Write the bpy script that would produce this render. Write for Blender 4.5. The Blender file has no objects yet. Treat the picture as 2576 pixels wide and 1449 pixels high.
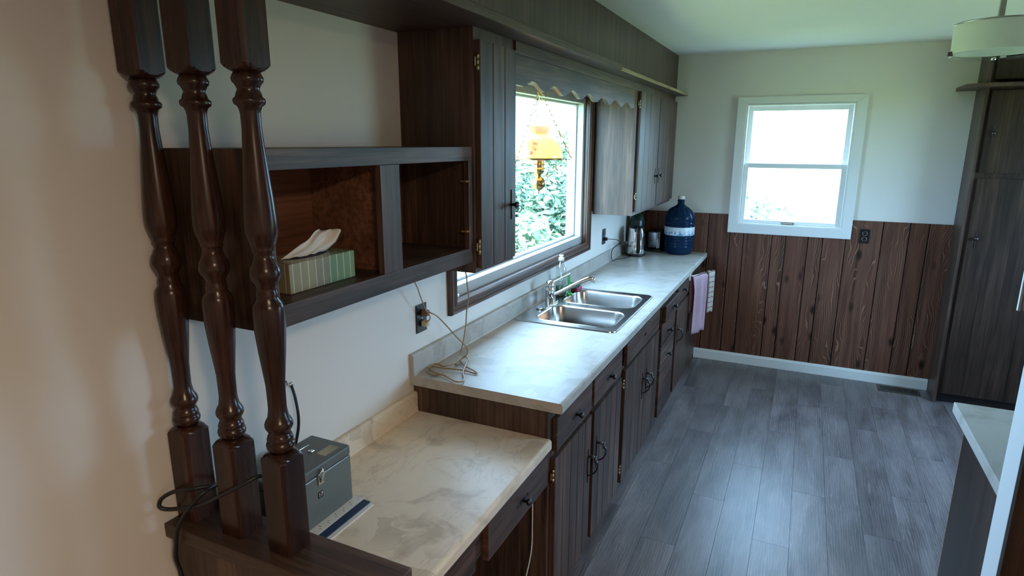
import bpy, bmesh, math, random
from mathutils import Vector, Matrix
random.seed(7)
PI = math.pi
S = bpy.context.scene
COL = S.collection

# ------------------------------------------------------------------ camera
cam_d = bpy.data.cameras.new('camera')
cam = bpy.data.objects.new('camera', cam_d); COL.objects.link(cam)
cam_d.sensor_width = 36.0
cam_d.lens = 1544.49 / 2576 * 36.0
cam_d.clip_start = 0.02; cam_d.clip_end = 200
_r = Vector((0.9035, 0.4287, 0.0025)); _f = Vector((-0.4166, 0.8794, -0.2302))
_f.normalize(); _r = (_r - _f * _r.dot(_f)).normalized(); _u = _r.cross(_f)
cam.matrix_world = Matrix(((_r.x, _u.x, -_f.x, 1.30287), (_r.y, _u.y, -_f.y, -1.83642),
                           (_r.z, _u.z, -_f.z, 1.77019), (0, 0, 0, 1)))
S.camera = cam
# ------------------------------------------------------------------ world, sun, exposure
W_ = bpy.data.worlds.new('overcast_sky'); S.world = W_; W_.use_nodes = True
bg = W_.node_tree.nodes['Background']
bg.inputs['Color'].default_value = (0.44, 0.69, 1.0, 1)
bg.inputs['Strength'].default_value = 9.5
sun_d = bpy.data.lights.new('sun', 'SUN'); sun_d.energy = 15.0; sun_d.angle = 0.01; sun_d.color = (1.0, 0.95, 0.86)
sun = bpy.data.objects.new('sun', sun_d); COL.objects.link(sun)
# the sun stands behind the viewpoint, along the house: it lights the garden only
sun.rotation_euler = (math.radians(38), 0, 0)
def portal(name, loc, rot, sx, sy):
    d = bpy.data.lights.new(name, 'AREA'); d.shape = 'RECTANGLE'; d.size = sx; d.size_y = sy
    d.cycles.is_portal = True
    o = bpy.data.objects.new(name, d); COL.objects.link(o); o.location = loc; o.rotation_euler = rot
portal('portal_left', (-0.13, 1.19, 1.59), (0, -PI / 2, 0), 1.0, 1.75)
portal('portal_far', (1.2, 3.47, 1.6), (-PI / 2, 0, 0), 0.78, 0.95)
portal('portal_right', (3.75, 1.85, 1.43), (0, PI / 2, 0), 1.2, 1.25)
FILL_W = 15.5      # watts of the added fill light behind the viewpoint
vs = S.view_settings
vs.view_transform = 'Standard'; vs.look = 'None'; vs.gamma = 1.0; vs.use_curve_mapping = False
vs.exposure = 1.3
S.cycles.max_bounces = 10; S.cycles.diffuse_bounces = 6; S.cycles.glossy_bounces = 4
S.cycles.transmission_bounces = 8; S.cycles.transparent_max_bounces = 12
S.cycles.caustics_reflective = False; S.cycles.caustics_refractive = False
S.cycles.sample_clamp_indirect = 6.0
S.cycles.use_denoising = True

# ------------------------------------------------------------------ material helpers
def srgb(r, g, b):
    f = lambda c: (c / 255) / 12.92 if c <= 10 else ((c / 255 + 0.055) / 1.055) ** 2.4
    return (f(r), f(g), f(b), 1)
def new_mat(name):
    m = bpy.data.materials.new(name); m.use_nodes = True
    nt = m.node_tree; p = nt.nodes['Principled BSDF']
    return m, nt, p
def N(nt, t, **kw):
    n = nt.nodes.new(t)
    for k, v in kw.items(): setattr(n, k, v)
    return n
def L_(nt, a, b): nt.links.new(a, b)
def coords(nt, scale, rnd=0.0, loc=(0, 0, 0), rot=(0, 0, 0)):
    tc = N(nt, 'ShaderNodeTexCoord'); out = tc.outputs['Object']
    if rnd:
        oi = N(nt, 'ShaderNodeObjectInfo')
        ml = N(nt, 'ShaderNodeMath', operation='MULTIPLY'); ml.inputs[1].default_value = rnd
        L_(nt, oi.outputs['Random'], ml.inputs[0])
        ad = N(nt, 'ShaderNodeVectorMath', operation='ADD')
        L_(nt, out, ad.inputs[0]); L_(nt, ml.outputs[0], ad.inputs[1]); out = ad.outputs[0]
    mp = N(nt, 'ShaderNodeMapping'); mp.inputs['Scale'].default_value = scale
    mp.inputs['Location'].default_value = loc; mp.inputs['Rotation'].default_value = rot
    L_(nt, out, mp.inputs['Vector'])
    return mp.outputs['Vector']
def noise(nt, vec, scale=1, detail=4, rough=0.55, dist=0):
    n = N(nt, 'ShaderNodeTexNoise'); n.inputs['Scale'].default_value = scale
    n.inputs['Detail'].default_value = detail; n.inputs['Roughness'].default_value = rough
    n.inputs['Distortion'].default_value = dist
    L_(nt, vec, n.inputs['Vector']); return n.outputs['Fac']
def ramp(nt, fac, stops):
    r = N(nt, 'ShaderNodeValToRGB'); e = r.color_ramp.elements
    while len(e) < len(stops): e.new(0.5)
    for el, (p, c) in zip(e, stops): el.position = p; el.color = c if len(c) == 4 else (*c, 1)
    L_(nt, fac, r.inputs['Fac']); return r.outputs['Color']
def mixc(nt, fac, a, b, mode='MIX'):
    m = N(nt, 'ShaderNodeMix', data_type='RGBA', blend_type=mode)
    for s, v in ((m.inputs[0], fac), (m.inputs[6], a), (m.inputs[7], b)):
        if hasattr(v, 'is_linked'): L_(nt, v, s)
        else: s.default_value = v
    return m.outputs[2]
def bump(nt, p, h, strength=0.2, dist=0.002):
    b = N(nt, 'ShaderNodeBump'); b.inputs['Strength'].default_value = strength; b.inputs['Distance'].default_value = dist
    L_(nt, h, b.inputs['Height']); L_(nt, b.outputs['Normal'], p.inputs['Normal'])
def plain(name, c, rough=0.5, metal=0, coat=0, spec=0.5, emit=None, es=0, var=0.0):
    m, nt, p = new_mat(name)
    c = c if len(c) == 4 else (*c, 1)
    v = coords(nt, (6, 6, 6)); f = noise(nt, v, 3, 3)
    k = 0.08 if not var else var
    col = mixc(nt, f, tuple(x * (1 - k) for x in c[:3]) + (1,), tuple(min(1, x * (1 + k)) for x in c[:3]) + (1,))
    L_(nt, col, p.inputs['Base Color'])
    p.inputs['Roughness'].default_value = rough; p.inputs['Metallic'].default_value = metal
    p.inputs['Coat Weight'].default_value = coat; p.inputs['Specular IOR Level'].default_value = spec
    if emit: p.inputs['Emission Color'].default_value = emit; p.inputs['Emission Strength'].default_value = es
    return m
def wood(name, axis, dark, mid, light, rough=0.44, rnd=8.0, k=1.0, blotch=0.6, bs=0.25, spec=0.42):
    """stained oak, grain along axis"""
    m, nt, p = new_mat(name)
    long_, cross = 1.3 * k, 22.0 * k
    sc = [cross] * 3; sc['xyz'.index(axis)] = long_
    v = coords(nt, tuple(sc), rnd)
    g = noise(nt, v, 1.0, 7, 0.62, 0.6)
    c1 = ramp(nt, g, [(0.30, dark), (0.52, mid), (0.75, light)])
    sc2 = [110 * k] * 3; sc2['xyz'.index(axis)] = 3.5 * k
    g2 = noise(nt, coords(nt, tuple(sc2), rnd), 1.0, 3, 0.6)
    c2 = ramp(nt, g2, [(0.36, (0.25, 0.25, 0.25)), (0.55, (1, 1, 1))])
    c3 = mixc(nt, 0.55, c1, c2, 'MULTIPLY')
    sc3 = [5 * k] * 3; sc3['xyz'.index(axis)] = 1.6 * k
    b = noise(nt, coords(nt, tuple(sc3), rnd, (3, 1, 2)), 1.0, 3)
    b2 = ramp(nt, b, [(0.35, (1 - blotch,) * 3), (0.62, (1, 1, 1))])
    L_(nt, mixc(nt, 0.8, c3, b2, 'MULTIPLY'), p.inputs['Base Color'])
    p.inputs['Roughness'].default_value = rough; p.inputs['Specular IOR Level'].default_value = spec
    bump(nt, p, g2, bs, 0.001)
    return m
OD, OM, OL = (0.038, 0.021, 0.016), (0.115, 0.064, 0.049), (0.205, 0.12, 0.09)
M = {}
for ax in 'xyz': M['oak_' + ax] = wood('dark_oak_grain_' + ax, ax, OD, OM, OL)
for ax in 'xz': M['oakw_' + ax] = wood('warm_oak_grain_' + ax, ax, (0.044, 0.024, 0.016), (0.105, 0.060, 0.041), (0.19, 0.115, 0.074), blotch=0.5)
M['pantry_z'] = wood('pantry_stain_grain_z', 'z', (0.022, 0.012, 0.009), (0.048, 0.027, 0.019), (0.085, 0.048, 0.032), blotch=0.55, spec=0.25)
for ax in 'yz': M['soffit_' + ax] = wood('soffit_oak_' + ax, ax, (0.062, 0.036, 0.027), (0.105, 0.062, 0.047), (0.15, 0.092, 0.07), blotch=0.3)
M['spindle'] = wood('turned_dark_maple', 'z', (0.024, 0.010, 0.0065), (0.048, 0.019, 0.012), (0.085, 0.034, 0.020), rough=0.24, blotch=0.35, bs=0.05, spec=0.4)
M['backboard'] = wood('reddish_back_panel', 'y', (0.18, 0.072, 0.042), (0.25, 0.11, 0.066), (0.32, 0.15, 0.09), rough=0.33, blotch=0.3, k=0.6)
for ax in 'yz': M['casing_' + ax] = wood('window_casing_oak_' + ax, ax, (0.045, 0.020, 0.012), (0.10, 0.047, 0.028), (0.16, 0.08, 0.05), rough=0.3, blotch=0.35)

def knotty():
    m, nt, p = new_mat('knotty_cedar_stain')
    v = coords(nt, (1, 1, 1), 30.0)
    w = noise(nt, coords(nt, (7, 7, 1.8), 30.0), 1.0, 2, 0.5)
    wm = N(nt, 'ShaderNodeVectorMath', operation='MULTIPLY_ADD')
    cc = N(nt, 'ShaderNodeCombineXYZ'); L_(nt, w, cc.inputs['X'])
    L_(nt, cc.outputs[0], wm.inputs[0]); wm.inputs[1].default_value = (0.22, 0, 0); L_(nt, v, wm.inputs[2])
    wv = N(nt, 'ShaderNodeTexWave', wave_type='BANDS', bands_direction='X', wave_profile='SAW')
    wv.inputs['Scale'].default_value = 22; wv.inputs['Distortion'].default_value = 1.2
    wv.inputs['Detail'].default_value = 2; wv.inputs['Detail Scale'].default_value = 1.5
    L_(nt, wm.outputs[0], wv.inputs['Vector'])
    line = ramp(nt, wv.outputs['Fac'], [(0.0, (0, 0, 0)), (0.80, (0, 0, 0)), (0.9, (1, 1, 1)), (1.0, (0.1, 0.1, 0.1))])
    base = ramp(nt, noise(nt, coords(nt, (30, 30, 1.2), 30.0), 1.0, 5, 0.6), [(0.3, (0.062, 0.026, 0.016)), (0.52, (0.13, 0.054, 0.034)), (0.72, (0.20, 0.086, 0.056))])
    mask = ramp(nt, noise(nt, coords(nt, (9, 9, 1.1), 17.0), 1.0, 2), [(0.40, (0, 0, 0)), (0.60, (1, 1, 1))])
    lm = mixc(nt, 1.0, line, mask, 'MULTIPLY')
    c = mixc(nt, lm, base, (0.34, 0.21, 0.13, 1))
    vo = N(nt, 'ShaderNodeTexVoronoi', feature='F1'); vo.inputs['Scale'].default_value = 1.0
    L_(nt, coords(nt, (7.5, 7.5, 3.6), 30.0), vo.inputs['Vector'])
    kn = ramp(nt, vo.outputs['Distance'], [(0.06, (1, 1, 1)), (0.19, (0, 0, 0))])
    c = mixc(nt, kn, c, (0.018, 0.009, 0.006, 1))
    L_(nt, c, p.inputs['Base Color']); p.inputs['Roughness'].default_value = 0.5; p.inputs['Specular IOR Level'].default_value = 0.2
    bump(nt, p, lm, 0.15, 0.002)
    return m
M['knotty'] = knotty()
def laminate(name, base, patch, vein, sc=1.0):
    m, nt, p = new_mat(name)
    v = coords(nt, (sc, sc, sc), 0)
    a = noise(nt, v, 7, 6, 0.6, 0.8)
    c = ramp(nt, a, [(0.35, patch), (0.47, base), (0.75, tuple(min(1, x * 1.06) for x in base))])
    vo = N(nt, 'ShaderNodeTexVoronoi', feature='F1'); vo.inputs['Scale'].default_value = 13
    wv = N(nt, 'ShaderNodeVectorMath', operation='MULTIPLY_ADD'); wv.inputs[1].default_value = (0.16, 0.16, 0.16)
    nn = N(nt, 'ShaderNodeTexNoise'); nn.inputs['Scale'].default_value = 9; nn.inputs['Detail'].default_value = 4
    L_(nt, v, nn.inputs['Vector']); L_(nt, nn.outputs['Color'], wv.inputs[0]); L_(nt, v, wv.inputs[2]); L_(nt, wv.outputs[0], vo.inputs['Vector'])
    bl = ramp(nt, vo.outputs['Color'], [(0.30, (0, 0, 0)), (0.36, (1, 1, 1))])
    rg = noise(nt, v, 3.1, 2, 0.5); rm = ramp(nt, rg, [(0.46, (0, 0, 0)), (0.56, (1, 1, 1))])
    inv = N(nt, 'ShaderNodeInvert'); L_(nt, bl, inv.inputs['Color'])
    bm_ = mixc(nt, 1.0, inv.outputs[0], rm, 'MULTIPLY')
    k_ = N(nt, 'ShaderNodeMath', operation='MULTIPLY'); k_.inputs[1].default_value = 0.75; L_(nt, bm_, k_.inputs[0])
    c = mixc(nt, k_.outputs[0], c, (*patch, 1))
    n2 = noise(nt, coords(nt, (sc, sc * 0.45, sc), 0, (2, 3, 1), (0, 0, 0.6)), 6, 5, 0.6, 1.5)
    vn = ramp(nt, n2, [(0.485, (0, 0, 0)), (0.5, (0.28, 0.28, 0.28)), (0.515, (0, 0, 0))])
    c = mixc(nt, vn, c, (*vein, 1))
    L_(nt, c, p.inputs['Base Color']); p.inputs['Roughness'].default_value = 0.34
    p.inputs['Specular IOR Level'].default_value = 0.10
    bump(nt, p, noise(nt, coords(nt, (300, 300, 300)), 1, 2), 0.04, 0.0005)
    return m
M['counter'] = laminate('cream_marble_laminate', (0.47, 0.44, 0.405), (0.385, 0.35, 0.305), (0.30, 0.27, 0.23))
M['desk'] = laminate('beige_marble_laminate', (0.80, 0.69, 0.565), (0.60, 0.50, 0.39), (0.42, 0.33, 0.25), 0.9)
def paint(name, c, rough=0.75, b=0.06):
    m, nt, p = new_mat(name)
    f = noise(nt, coords(nt, (1.5, 1.5, 1.5)), 1, 3)
    L_(nt, mixc(nt, f, tuple(x * 0.97 for x in c) + (1,), tuple(min(1, x * 1.03) for x in c) + (1,)), p.inputs['Base Color'])
    p.inputs['Roughness'].default_value = rough
    bump(nt, p, noise(nt, coords(nt, (60, 60, 60)), 1, 4), b, 0.002)
    return m
M['wall'] = paint('off_white_wall_paint', (0.76, 0.72, 0.67))
M['ceiling'] = paint('white_ceiling_paint', (0.82, 0.82, 0.79), 0.9)
M['white'] = paint('white_trim_paint', (0.80, 0.80, 0.78), 0.4, 0.02)
M['vinyl_dimmed'] = paint('dimmed_white_vinyl', (0.46, 0.46, 0.45), 0.45, 0.01)  # same white vinyl, colour darkened to offset direct sky light on the picture window
M['vinyl'] = paint('white_window_vinyl', (0.80, 0.80, 0.78), 0.35, 0.01)
def floor_mat():
    m, nt, p = new_mat('grey_vinyl_plank')
    oi = N(nt, 'ShaderNodeObjectInfo')
    g = noise(nt, coords(nt, (10, 1.5, 1), 40.0), 1, 5, 0.6, 0.6)
    c = ramp(nt, g, [(0.30, (0.106, 0.085, 0.092)), (0.5, (0.186, 0.152, 0.166)), (0.72, (0.268, 0.226, 0.242))])
    g2 = noise(nt, coords(nt, (150, 6, 1), 40.0), 1, 4, 0.6, 0.3)
    c = mixc(nt, 0.35, c, ramp(nt, g2, [(0.35, (0.45, 0.45, 0.45)), (0.6, (1.05, 1.05, 1.05))]), 'MULTIPLY')
    wv = N(nt, 'ShaderNodeTexWave', wave_type='BANDS', bands_direction='X'); wv.inputs['Scale'].default_value = 9
    wv.inputs['Distortion'].default_value = 9; wv.inputs['Detail'].default_value = 3; wv.inputs['Detail Scale'].default_value = 1.2
    L_(nt, coords(nt, (3.0, 0.35, 1), 40.0), wv.inputs['Vector'])
    ln = ramp(nt, wv.outputs['Fac'], [(0.86, (0, 0, 0)), (0.97, (0.4, 0.4, 0.4))])
    c = mixc(nt, ln, c, (0.36, 0.345, 0.33, 1))
    bl = noise(nt, coords(nt, (5, 2.2, 1), 40.0, (5, 2, 0)), 1, 4, 0.6, 0.8)
    c = mixc(nt, 0.55, c, ramp(nt, bl, [(0.38, (0.60, 0.57, 0.55)), (0.60, (1.08, 1.08, 1.08))]), 'MULTIPLY')
    tone = ramp(nt, oi.outputs['Random'], [(0, (0.86, 0.86, 0.86)), (1, (1.06, 1.05, 1.04))])
    c = mixc(nt, 1.0, c, tone, 'MULTIPLY')
    L_(nt, c, p.inputs['Base Color']); p.inputs['Roughness'].default_value = 0.36; p.inputs['Specular IOR Level'].default_value = 0.62
    bump(nt, p, g2, 0.22, 0.001)
    return m
M['floor'] = floor_mat()
def metal(name, c, rough=0.2, brush=None):
    m, nt, p = new_mat(name)
    p.inputs['Metallic'].default_value = 1.0
    f = noise(nt, coords(nt, brush or (20, 20, 20)), 1, 4)
    L_(nt, mixc(nt, f, tuple(x * 0.9 for x in c) + (1,), c + (1,)), p.inputs['Base Color'])
    r = N(nt, 'ShaderNodeMapRange'); r.inputs['To Min'].default_value = rough * 0.75; r.inputs['To Max'].default_value = rough * 1.25
    L_(nt, f, r.inputs['Value']); L_(nt, r.outputs[0], p.inputs['Roughness'])
    return m
M['steel'] = metal('brushed_stainless_steel', (0.50, 0.48, 0.46), 0.24, (8, 200, 8))
M['chrome'] = metal('polished_chrome', (0.80, 0.80, 0.81), 0.07)
M['iron'] = metal('black_wrought_iron', (0.10, 0.095, 0.10), 0.34)
M['brass'] = metal('aged_brass', (0.55, 0.40, 0.17), 0.28)
M['nickel'] = metal('brushed_nickel', (0.50, 0.48, 0.44), 0.3)
M['hinge'] = metal('brass_plated_hinge', (0.55, 0.46, 0.28), 0.35)
M['black'] = plain('black_plastic', (0.010, 0.010, 0.011), 0.35)
M['blackrub'] = plain('black_rubber_cable', (0.012, 0.012, 0.013), 0.45)
M['grey_plate'] = plain('dark_brown_outlet_plate', (0.012, 0.011, 0.011), 0.3)
M['cordgold'] = plain('clear_gold_lamp_cord', (0.33, 0.21, 0.09), 0.35)
M['plugwhite'] = plain('ivory_plug', (0.55, 0.47, 0.36), 0.4)
M['plugbrown'] = plain('brown_plug', (0.16, 0.08, 0.03), 0.4)
M['whiteplastic'] = plain('white_plastic', (0.78, 0.78, 0.75), 0.4)
M['toe'] = plain('black_toe_kick', (0.006, 0.006, 0.007), 0.5)
M['rawwood'] = wood('raw_plywood_edge', 'y', (0.34, 0.24, 0.13), (0.45, 0.33, 0.19), (0.55, 0.42, 0.26), blotch=0.2)
M['band'] = wood('orange_edge_band', 'z', (0.25, 0.13, 0.055), (0.33, 0.18, 0.08), (0.4, 0.23, 0.11), blotch=0.2)
M['boxgrey'] = plain('grey_green_enamel', (0.125, 0.15, 0.148), 0.38, coat=0.2)
M['boxlid'] = plain('grey_enamel_lid', (0.105, 0.12, 0.118), 0.4)
M['paper'] = plain('white_paper', (0.74, 0.73, 0.71), 0.85)
M['navy'] = plain('navy_card', (0.012, 0.03, 0.085), 0.6)
M['ink'] = plain('printed_ink', (0.05, 0.05, 0.06), 0.8)
M['tape'] = plain('yellowed_sticker', (0.42, 0.38, 0.25), 0.7, var=0.5)
M['pink'] = plain('pink_towel_cotton', (0.52, 0.33, 0.40), 0.95, var=0.15)
M['sponge'] = plain('pink_sponge', (0.42, 0.06, 0.16), 0.9)
M['scour'] = plain('green_scouring_pad', (0.015, 0.12, 0.055), 0.95, var=0.4)
M['greenpl'] = plain('bright_green_plastic', (0.02, 0.36, 0.06), 0.3)
M['soap'] = plain('green_dish_liquid', (0.006, 0.10, 0.03), 0.15)
M['greenjar'] = plain('dark_green_canister', (0.010, 0.035, 0.026), 0.3)
M['leaf'] = plain('green_leaf', (0.10, 0.18, 0.12), 0.6, var=0.5)
M['leaf2'] = plain('pale_green_leaf', (0.15, 0.24, 0.15), 0.6, var=0.5)
M['leaf3'] = plain('overexposed_leaf', (0.34, 0.44, 0.36), 0.6, var=0.4)  # leaf colour bleached to imitate the overexposed view through the far window
M['bark'] = plain('bark', (0.10, 0.07, 0.05), 0.9)
M['grass'] = plain('lawn', (0.21, 0.235, 0.08), 0.9, var=0.4)
M['tissue'] = plain('white_tissue', (0.78, 0.72, 0.66), 0.9)
M['groove'] = plain('dark_groove', (0.006, 0.005, 0.005), 0.7)
def glass_pane(name, tint=(1, 1, 1), refl=0.06):
    m = bpy.data.materials.new(name); m.use_nodes = True; nt = m.node_tree; nt.nodes.clear()
    o = N(nt, 'ShaderNodeOutputMaterial'); t = N(nt, 'ShaderNodeBsdfTransparent'); g = N(nt, 'ShaderNodeBsdfGlossy')
    t.inputs['Color'].default_value = (*tint, 1); g.inputs['Roughness'].default_value = 0.02
    mx = N(nt, 'ShaderNodeMixShader'); mx.inputs[0].default_value = refl
    f = noise(nt, coords(nt, (2, 2, 2)), 1, 2); r = N(nt, 'ShaderNodeMapRange')
    r.inputs['To Min'].default_value = refl * 0.9; r.inputs['To Max'].default_value = refl * 1.1
    L_(nt, f, r.inputs['Value']); L_(nt, r.outputs[0], mx.inputs[0])
    L_(nt, t.outputs[0], mx.inputs[1]); L_(nt, g.outputs[0], mx.inputs[2]); L_(nt, mx.outputs[0], o.inputs['Surface'])
    return m
M['pane'] = glass_pane('window_glass', (0.93, 0.985, 1.0), 0.05)
M['clear'] = glass_pane('clear_glass_dish', (0.96, 0.98, 0.97), 0.035)
def translucent(name, col, rough=0.4, trans=0.5, glossy=0.06):
    m = bpy.data.materials.new(name); m.use_nodes = True; nt = m.node_tree; nt.nodes.clear()
    o = N(nt, 'ShaderNodeOutputMaterial'); d = N(nt, 'ShaderNodeBsdfDiffuse'); t = N(nt, 'ShaderNodeBsdfTranslucent'); g = N(nt, 'ShaderNodeBsdfGlossy')
    if hasattr(col, '__call__'):
        c = col(nt); L_(nt, c, d.inputs['Color']); L_(nt, c, t.inputs['Color'])
    else:
        c = mixc(nt, noise(nt, coords(nt, (9, 9, 9)), 1, 3), tuple(x * 0.94 for x in col) + (1,), (*col, 1))
        L_(nt, c, d.inputs['Color']); L_(nt, c, t.inputs['Color'])
    g.inputs['Roughness'].default_value = rough
    m1 = N(nt, 'ShaderNodeMixShader'); m1.inputs[0].default_value = trans
    m2 = N(nt, 'ShaderNodeMixShader'); m2.inputs[0].default_value = glossy
    L_(nt, d.outputs[0], m1.inputs[1]); L_(nt, t.outputs[0], m1.inputs[2])
    L_(nt, m1.outputs[0], m2.inputs[1]); L_(nt, g.outputs[0], m2.inputs[2]); L_(nt, m2.outputs[0], o.inputs['Surface'])
    return m
def _rose(nt):
    # printed rose bouquet on the milk-glass shade: pink blotches on one side
    v = coords(nt, (1, 1, 1)); vo = N(nt, 'ShaderNodeTexVoronoi'); vo.inputs['Scale'].default_value = 42; L_(nt, v, vo.inputs['Vector'])
    pet = ramp(nt, vo.outputs['Distance'], [(0.25, (0.42, 0.12, 0.12)), (0.5, (0.60, 0.27, 0.20))])
    gr = N(nt, 'ShaderNodeVectorMath', operation='DISTANCE'); L_(nt, v, gr.inputs[0]); gr.inputs[1].default_value = (-0.005, -0.088, 0.045)
    mk = ramp(nt, gr.outputs['Value'], [(0.035, (1, 1, 1)), (0.052, (0, 0, 0))])
    return mixc(nt, mk, (0.72, 0.50, 0.27, 1), pet)
M['milk'] = translucent('milk_glass_shade', _rose, 0.15, 0.55, 0.07)
M['drum'] = translucent('white_fabric_drum', (0.86, 0.87, 0.85), 0.6, 0.40, 0.0)
M['bottle'] = glass_pane('clear_soap_bottle', (0.90, 0.93, 0.92), 0.16)
def jug_mat():
    m, nt, p = new_mat('blue_polycarbonate')
    f = noise(nt, coords(nt, (8, 8, 8)), 1, 2)
    L_(nt, mixc(nt, f, (0.008, 0.028, 0.075, 1), (0.014, 0.045, 0.11, 1)), p.inputs['Base Color'])
    p.inputs['Roughness'].default_value = 0.12; p.inputs['Transmission Weight'].default_value = 0.35; p.inputs['IOR'].default_value = 1.2
    return m
M['jug'] = jug_mat()
def jug_label():
    m, nt, p = new_mat('water_label_print')
    tc = N(nt, 'ShaderNodeTexCoord'); sp = N(nt, 'ShaderNodeSeparateXYZ'); L_(nt, tc.outputs['Object'], sp.inputs[0])
    at = N(nt, 'ShaderNodeMath', operation='ARCTAN2'); L_(nt, sp.outputs['Y'], at.inputs[0]); L_(nt, sp.outputs['X'], at.inputs[1])
    cb = N(nt, 'ShaderNodeCombineXYZ'); L_(nt, at.outputs[0], cb.inputs[0])
    n = N(nt, 'ShaderNodeTexNoise'); n.inputs['Scale'].default_value = 7.0; n.inputs['Detail'].default_value = 5; L_(nt, cb.outputs[0], n.inputs['Vector'])
    # mountain silhouette: blue where z is below the noisy ridge
    rd = N(nt, 'ShaderNodeMapRange'); rd.inputs['From Min'].default_value = 0.35; rd.inputs['From Max'].default_value = 0.7
    rd.inputs['To Min'].default_value = 0.150; rd.inputs['To Max'].default_value = 0.212; L_(nt, n.outputs['Fac'], rd.inputs['Value'])
    lt = N(nt, 'ShaderNodeMath', operation='LESS_THAN'); L_(nt, sp.outputs['Z'], lt.inputs[0]); L_(nt, rd.outputs[0], lt.inputs[1])
    n2 = N(nt, 'ShaderNodeTexNoise'); n2.inputs['Scale'].default_value = 60; L_(nt, tc.outputs['Object'], n2.inputs['Vector'])
    blue = ramp(nt, n2.outputs['Fac'], [(0.45, (0.10, 0.30, 0.55)), (0.55, (0.70, 0.80, 0.85))])
    c = mixc(nt, lt.outputs[0], (0.66, 0.74, 0.78, 1), blue)
    L_(nt, c, p.inputs['Base Color']); p.inputs['Roughness'].default_value = 0.35
    return m
M['juglabel'] = jug_label()
def tissue_print():
    m, nt, p = new_mat('striped_tissue_carton')
    tc = N(nt, 'ShaderNodeTexCoord'); sp = N(nt, 'ShaderNodeSeparateXYZ'); L_(nt, tc.outputs['Object'], sp.inputs[0])
    ad = N(nt, 'ShaderNodeMath', operation='ADD'); L_(nt, sp.outputs['X'], ad.inputs[0]); L_(nt, sp.outputs['Y'], ad.inputs[1])
    ml = N(nt, 'ShaderNodeMath', operation='MULTIPLY'); ml.inputs[1].default_value = 1 / 0.0255; L_(nt, ad.outputs[0], ml.inputs[0])
    fr = N(nt, 'ShaderNodeMath', operation='FRACT'); L_(nt, ml.outputs[0], fr.inputs[0])
    ln = N(nt, 'ShaderNodeMath', operation='LESS_THAN'); ln.inputs[1].default_value = 0.10; L_(nt, fr.outputs[0], ln.inputs[0])
    w = noise(nt, coords(nt, (30, 30, 30)), 1, 3)
    wa = N(nt, 'ShaderNodeMath', operation='MULTIPLY_ADD'); wa.inputs[1].default_value = 0.018; L_(nt, w, wa.inputs[0]); L_(nt, sp.outputs['Y'], wa.inputs[2])
    mr = N(nt, 'ShaderNodeMapRange'); mr.inputs['From Min'].default_value = -0.12; mr.inputs['From Max'].default_value = 0.13; L_(nt, wa.outputs[0], mr.inputs['Value'])
    c = ramp(nt, mr.outputs[0], [(0.0, (0.27, 0.24, 0.14)), (0.36, (0.33, 0.30, 0.19)), (0.40, (0.28, 0.255, 0.19)), (0.56, (0.25, 0.235, 0.18)), (0.60, (0.16, 0.27, 0.16)), (1.0, (0.20, 0.32, 0.15))])
    c = mixc(nt, ln.outputs[0], c, (0.62, 0.60, 0.50, 1))
    L_(nt, c, p.inputs['Base Color']); p.inputs['Roughness'].default_value = 0.28
    return m
M['carton'] = tissue_print()
def check_cloth():
    m, nt, p = new_mat('checked_tea_towel')
    tc = N(nt, 'ShaderNodeTexCoord'); sp = N(nt, 'ShaderNodeSeparateXYZ'); L_(nt, tc.outputs['Object'], sp.inputs[0])
    def stripe(o, per, w):
        ml = N(nt, 'ShaderNodeMath', operation='MULTIPLY'); ml.inputs[1].default_value = 1 / per; L_(nt, o, ml.inputs[0])
        fr = N(nt, 'ShaderNodeMath', operation='FRACT'); L_(nt, ml.outputs[0], fr.inputs[0])
        l = N(nt, 'ShaderNodeMath', operation='LESS_THAN'); l.inputs[1].default_value = w; L_(nt, fr.outputs[0], l.inputs[0]); return l.outputs[0]
    c = mixc(nt, stripe(sp.outputs['Z'], 0.04, 0.16), (0.55, 0.52, 0.47, 1), (0.30, 0.13, 0.12, 1))
    c = mixc(nt, stripe(sp.outputs['Y'], 0.03, 0.15), c, (0.33, 0.15, 0.13, 1))
    L_(nt, c, p.inputs['Base Color']); p.inputs['Roughness'].default_value = 0.95
    return m
M['check'] = check_cloth()
def quilt():
    m, nt, p = new_mat('quilted_chrome')
    v = coords(nt, (1, 1, 1), 0, (0, 0, 0), (0, 0, 0))
    ch = N(nt, 'ShaderNodeTexBrick'); ch.inputs['Scale'].default_value = 40; ch.inputs['Mortar Size'].default_value = 0.03
    ch.inputs['Color1'].default_value = (0.05, 0.05, 0.055, 1); ch.inputs['Color2'].default_value = (0.10, 0.10, 0.11, 1); ch.inputs['Mortar'].default_value = (0.6, 0.62, 0.65, 1)
    mp = N(nt, 'ShaderNodeMapping'); mp.inputs['Rotation'].default_value = (0, PI / 4, 0); L_(nt, v, mp.inputs['Vector'])
    sw = N(nt, 'ShaderNodeSeparateXYZ'); L_(nt, mp.outputs[0], sw.inputs[0]); cb = N(nt, 'ShaderNodeCombineXYZ'); L_(nt, sw.outputs['X'], cb.inputs['X']); L_(nt, sw.outputs['Z'], cb.inputs['Y'])
    L_(nt, cb.outputs[0], ch.inputs['Vector'])
    L_(nt, ch.outputs['Color'], p.inputs['Base Color']); p.inputs['Metallic'].default_value = 0.8; p.inputs['Roughness'].default_value = 0.2
    return m
M['quilt'] = quilt()

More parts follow.
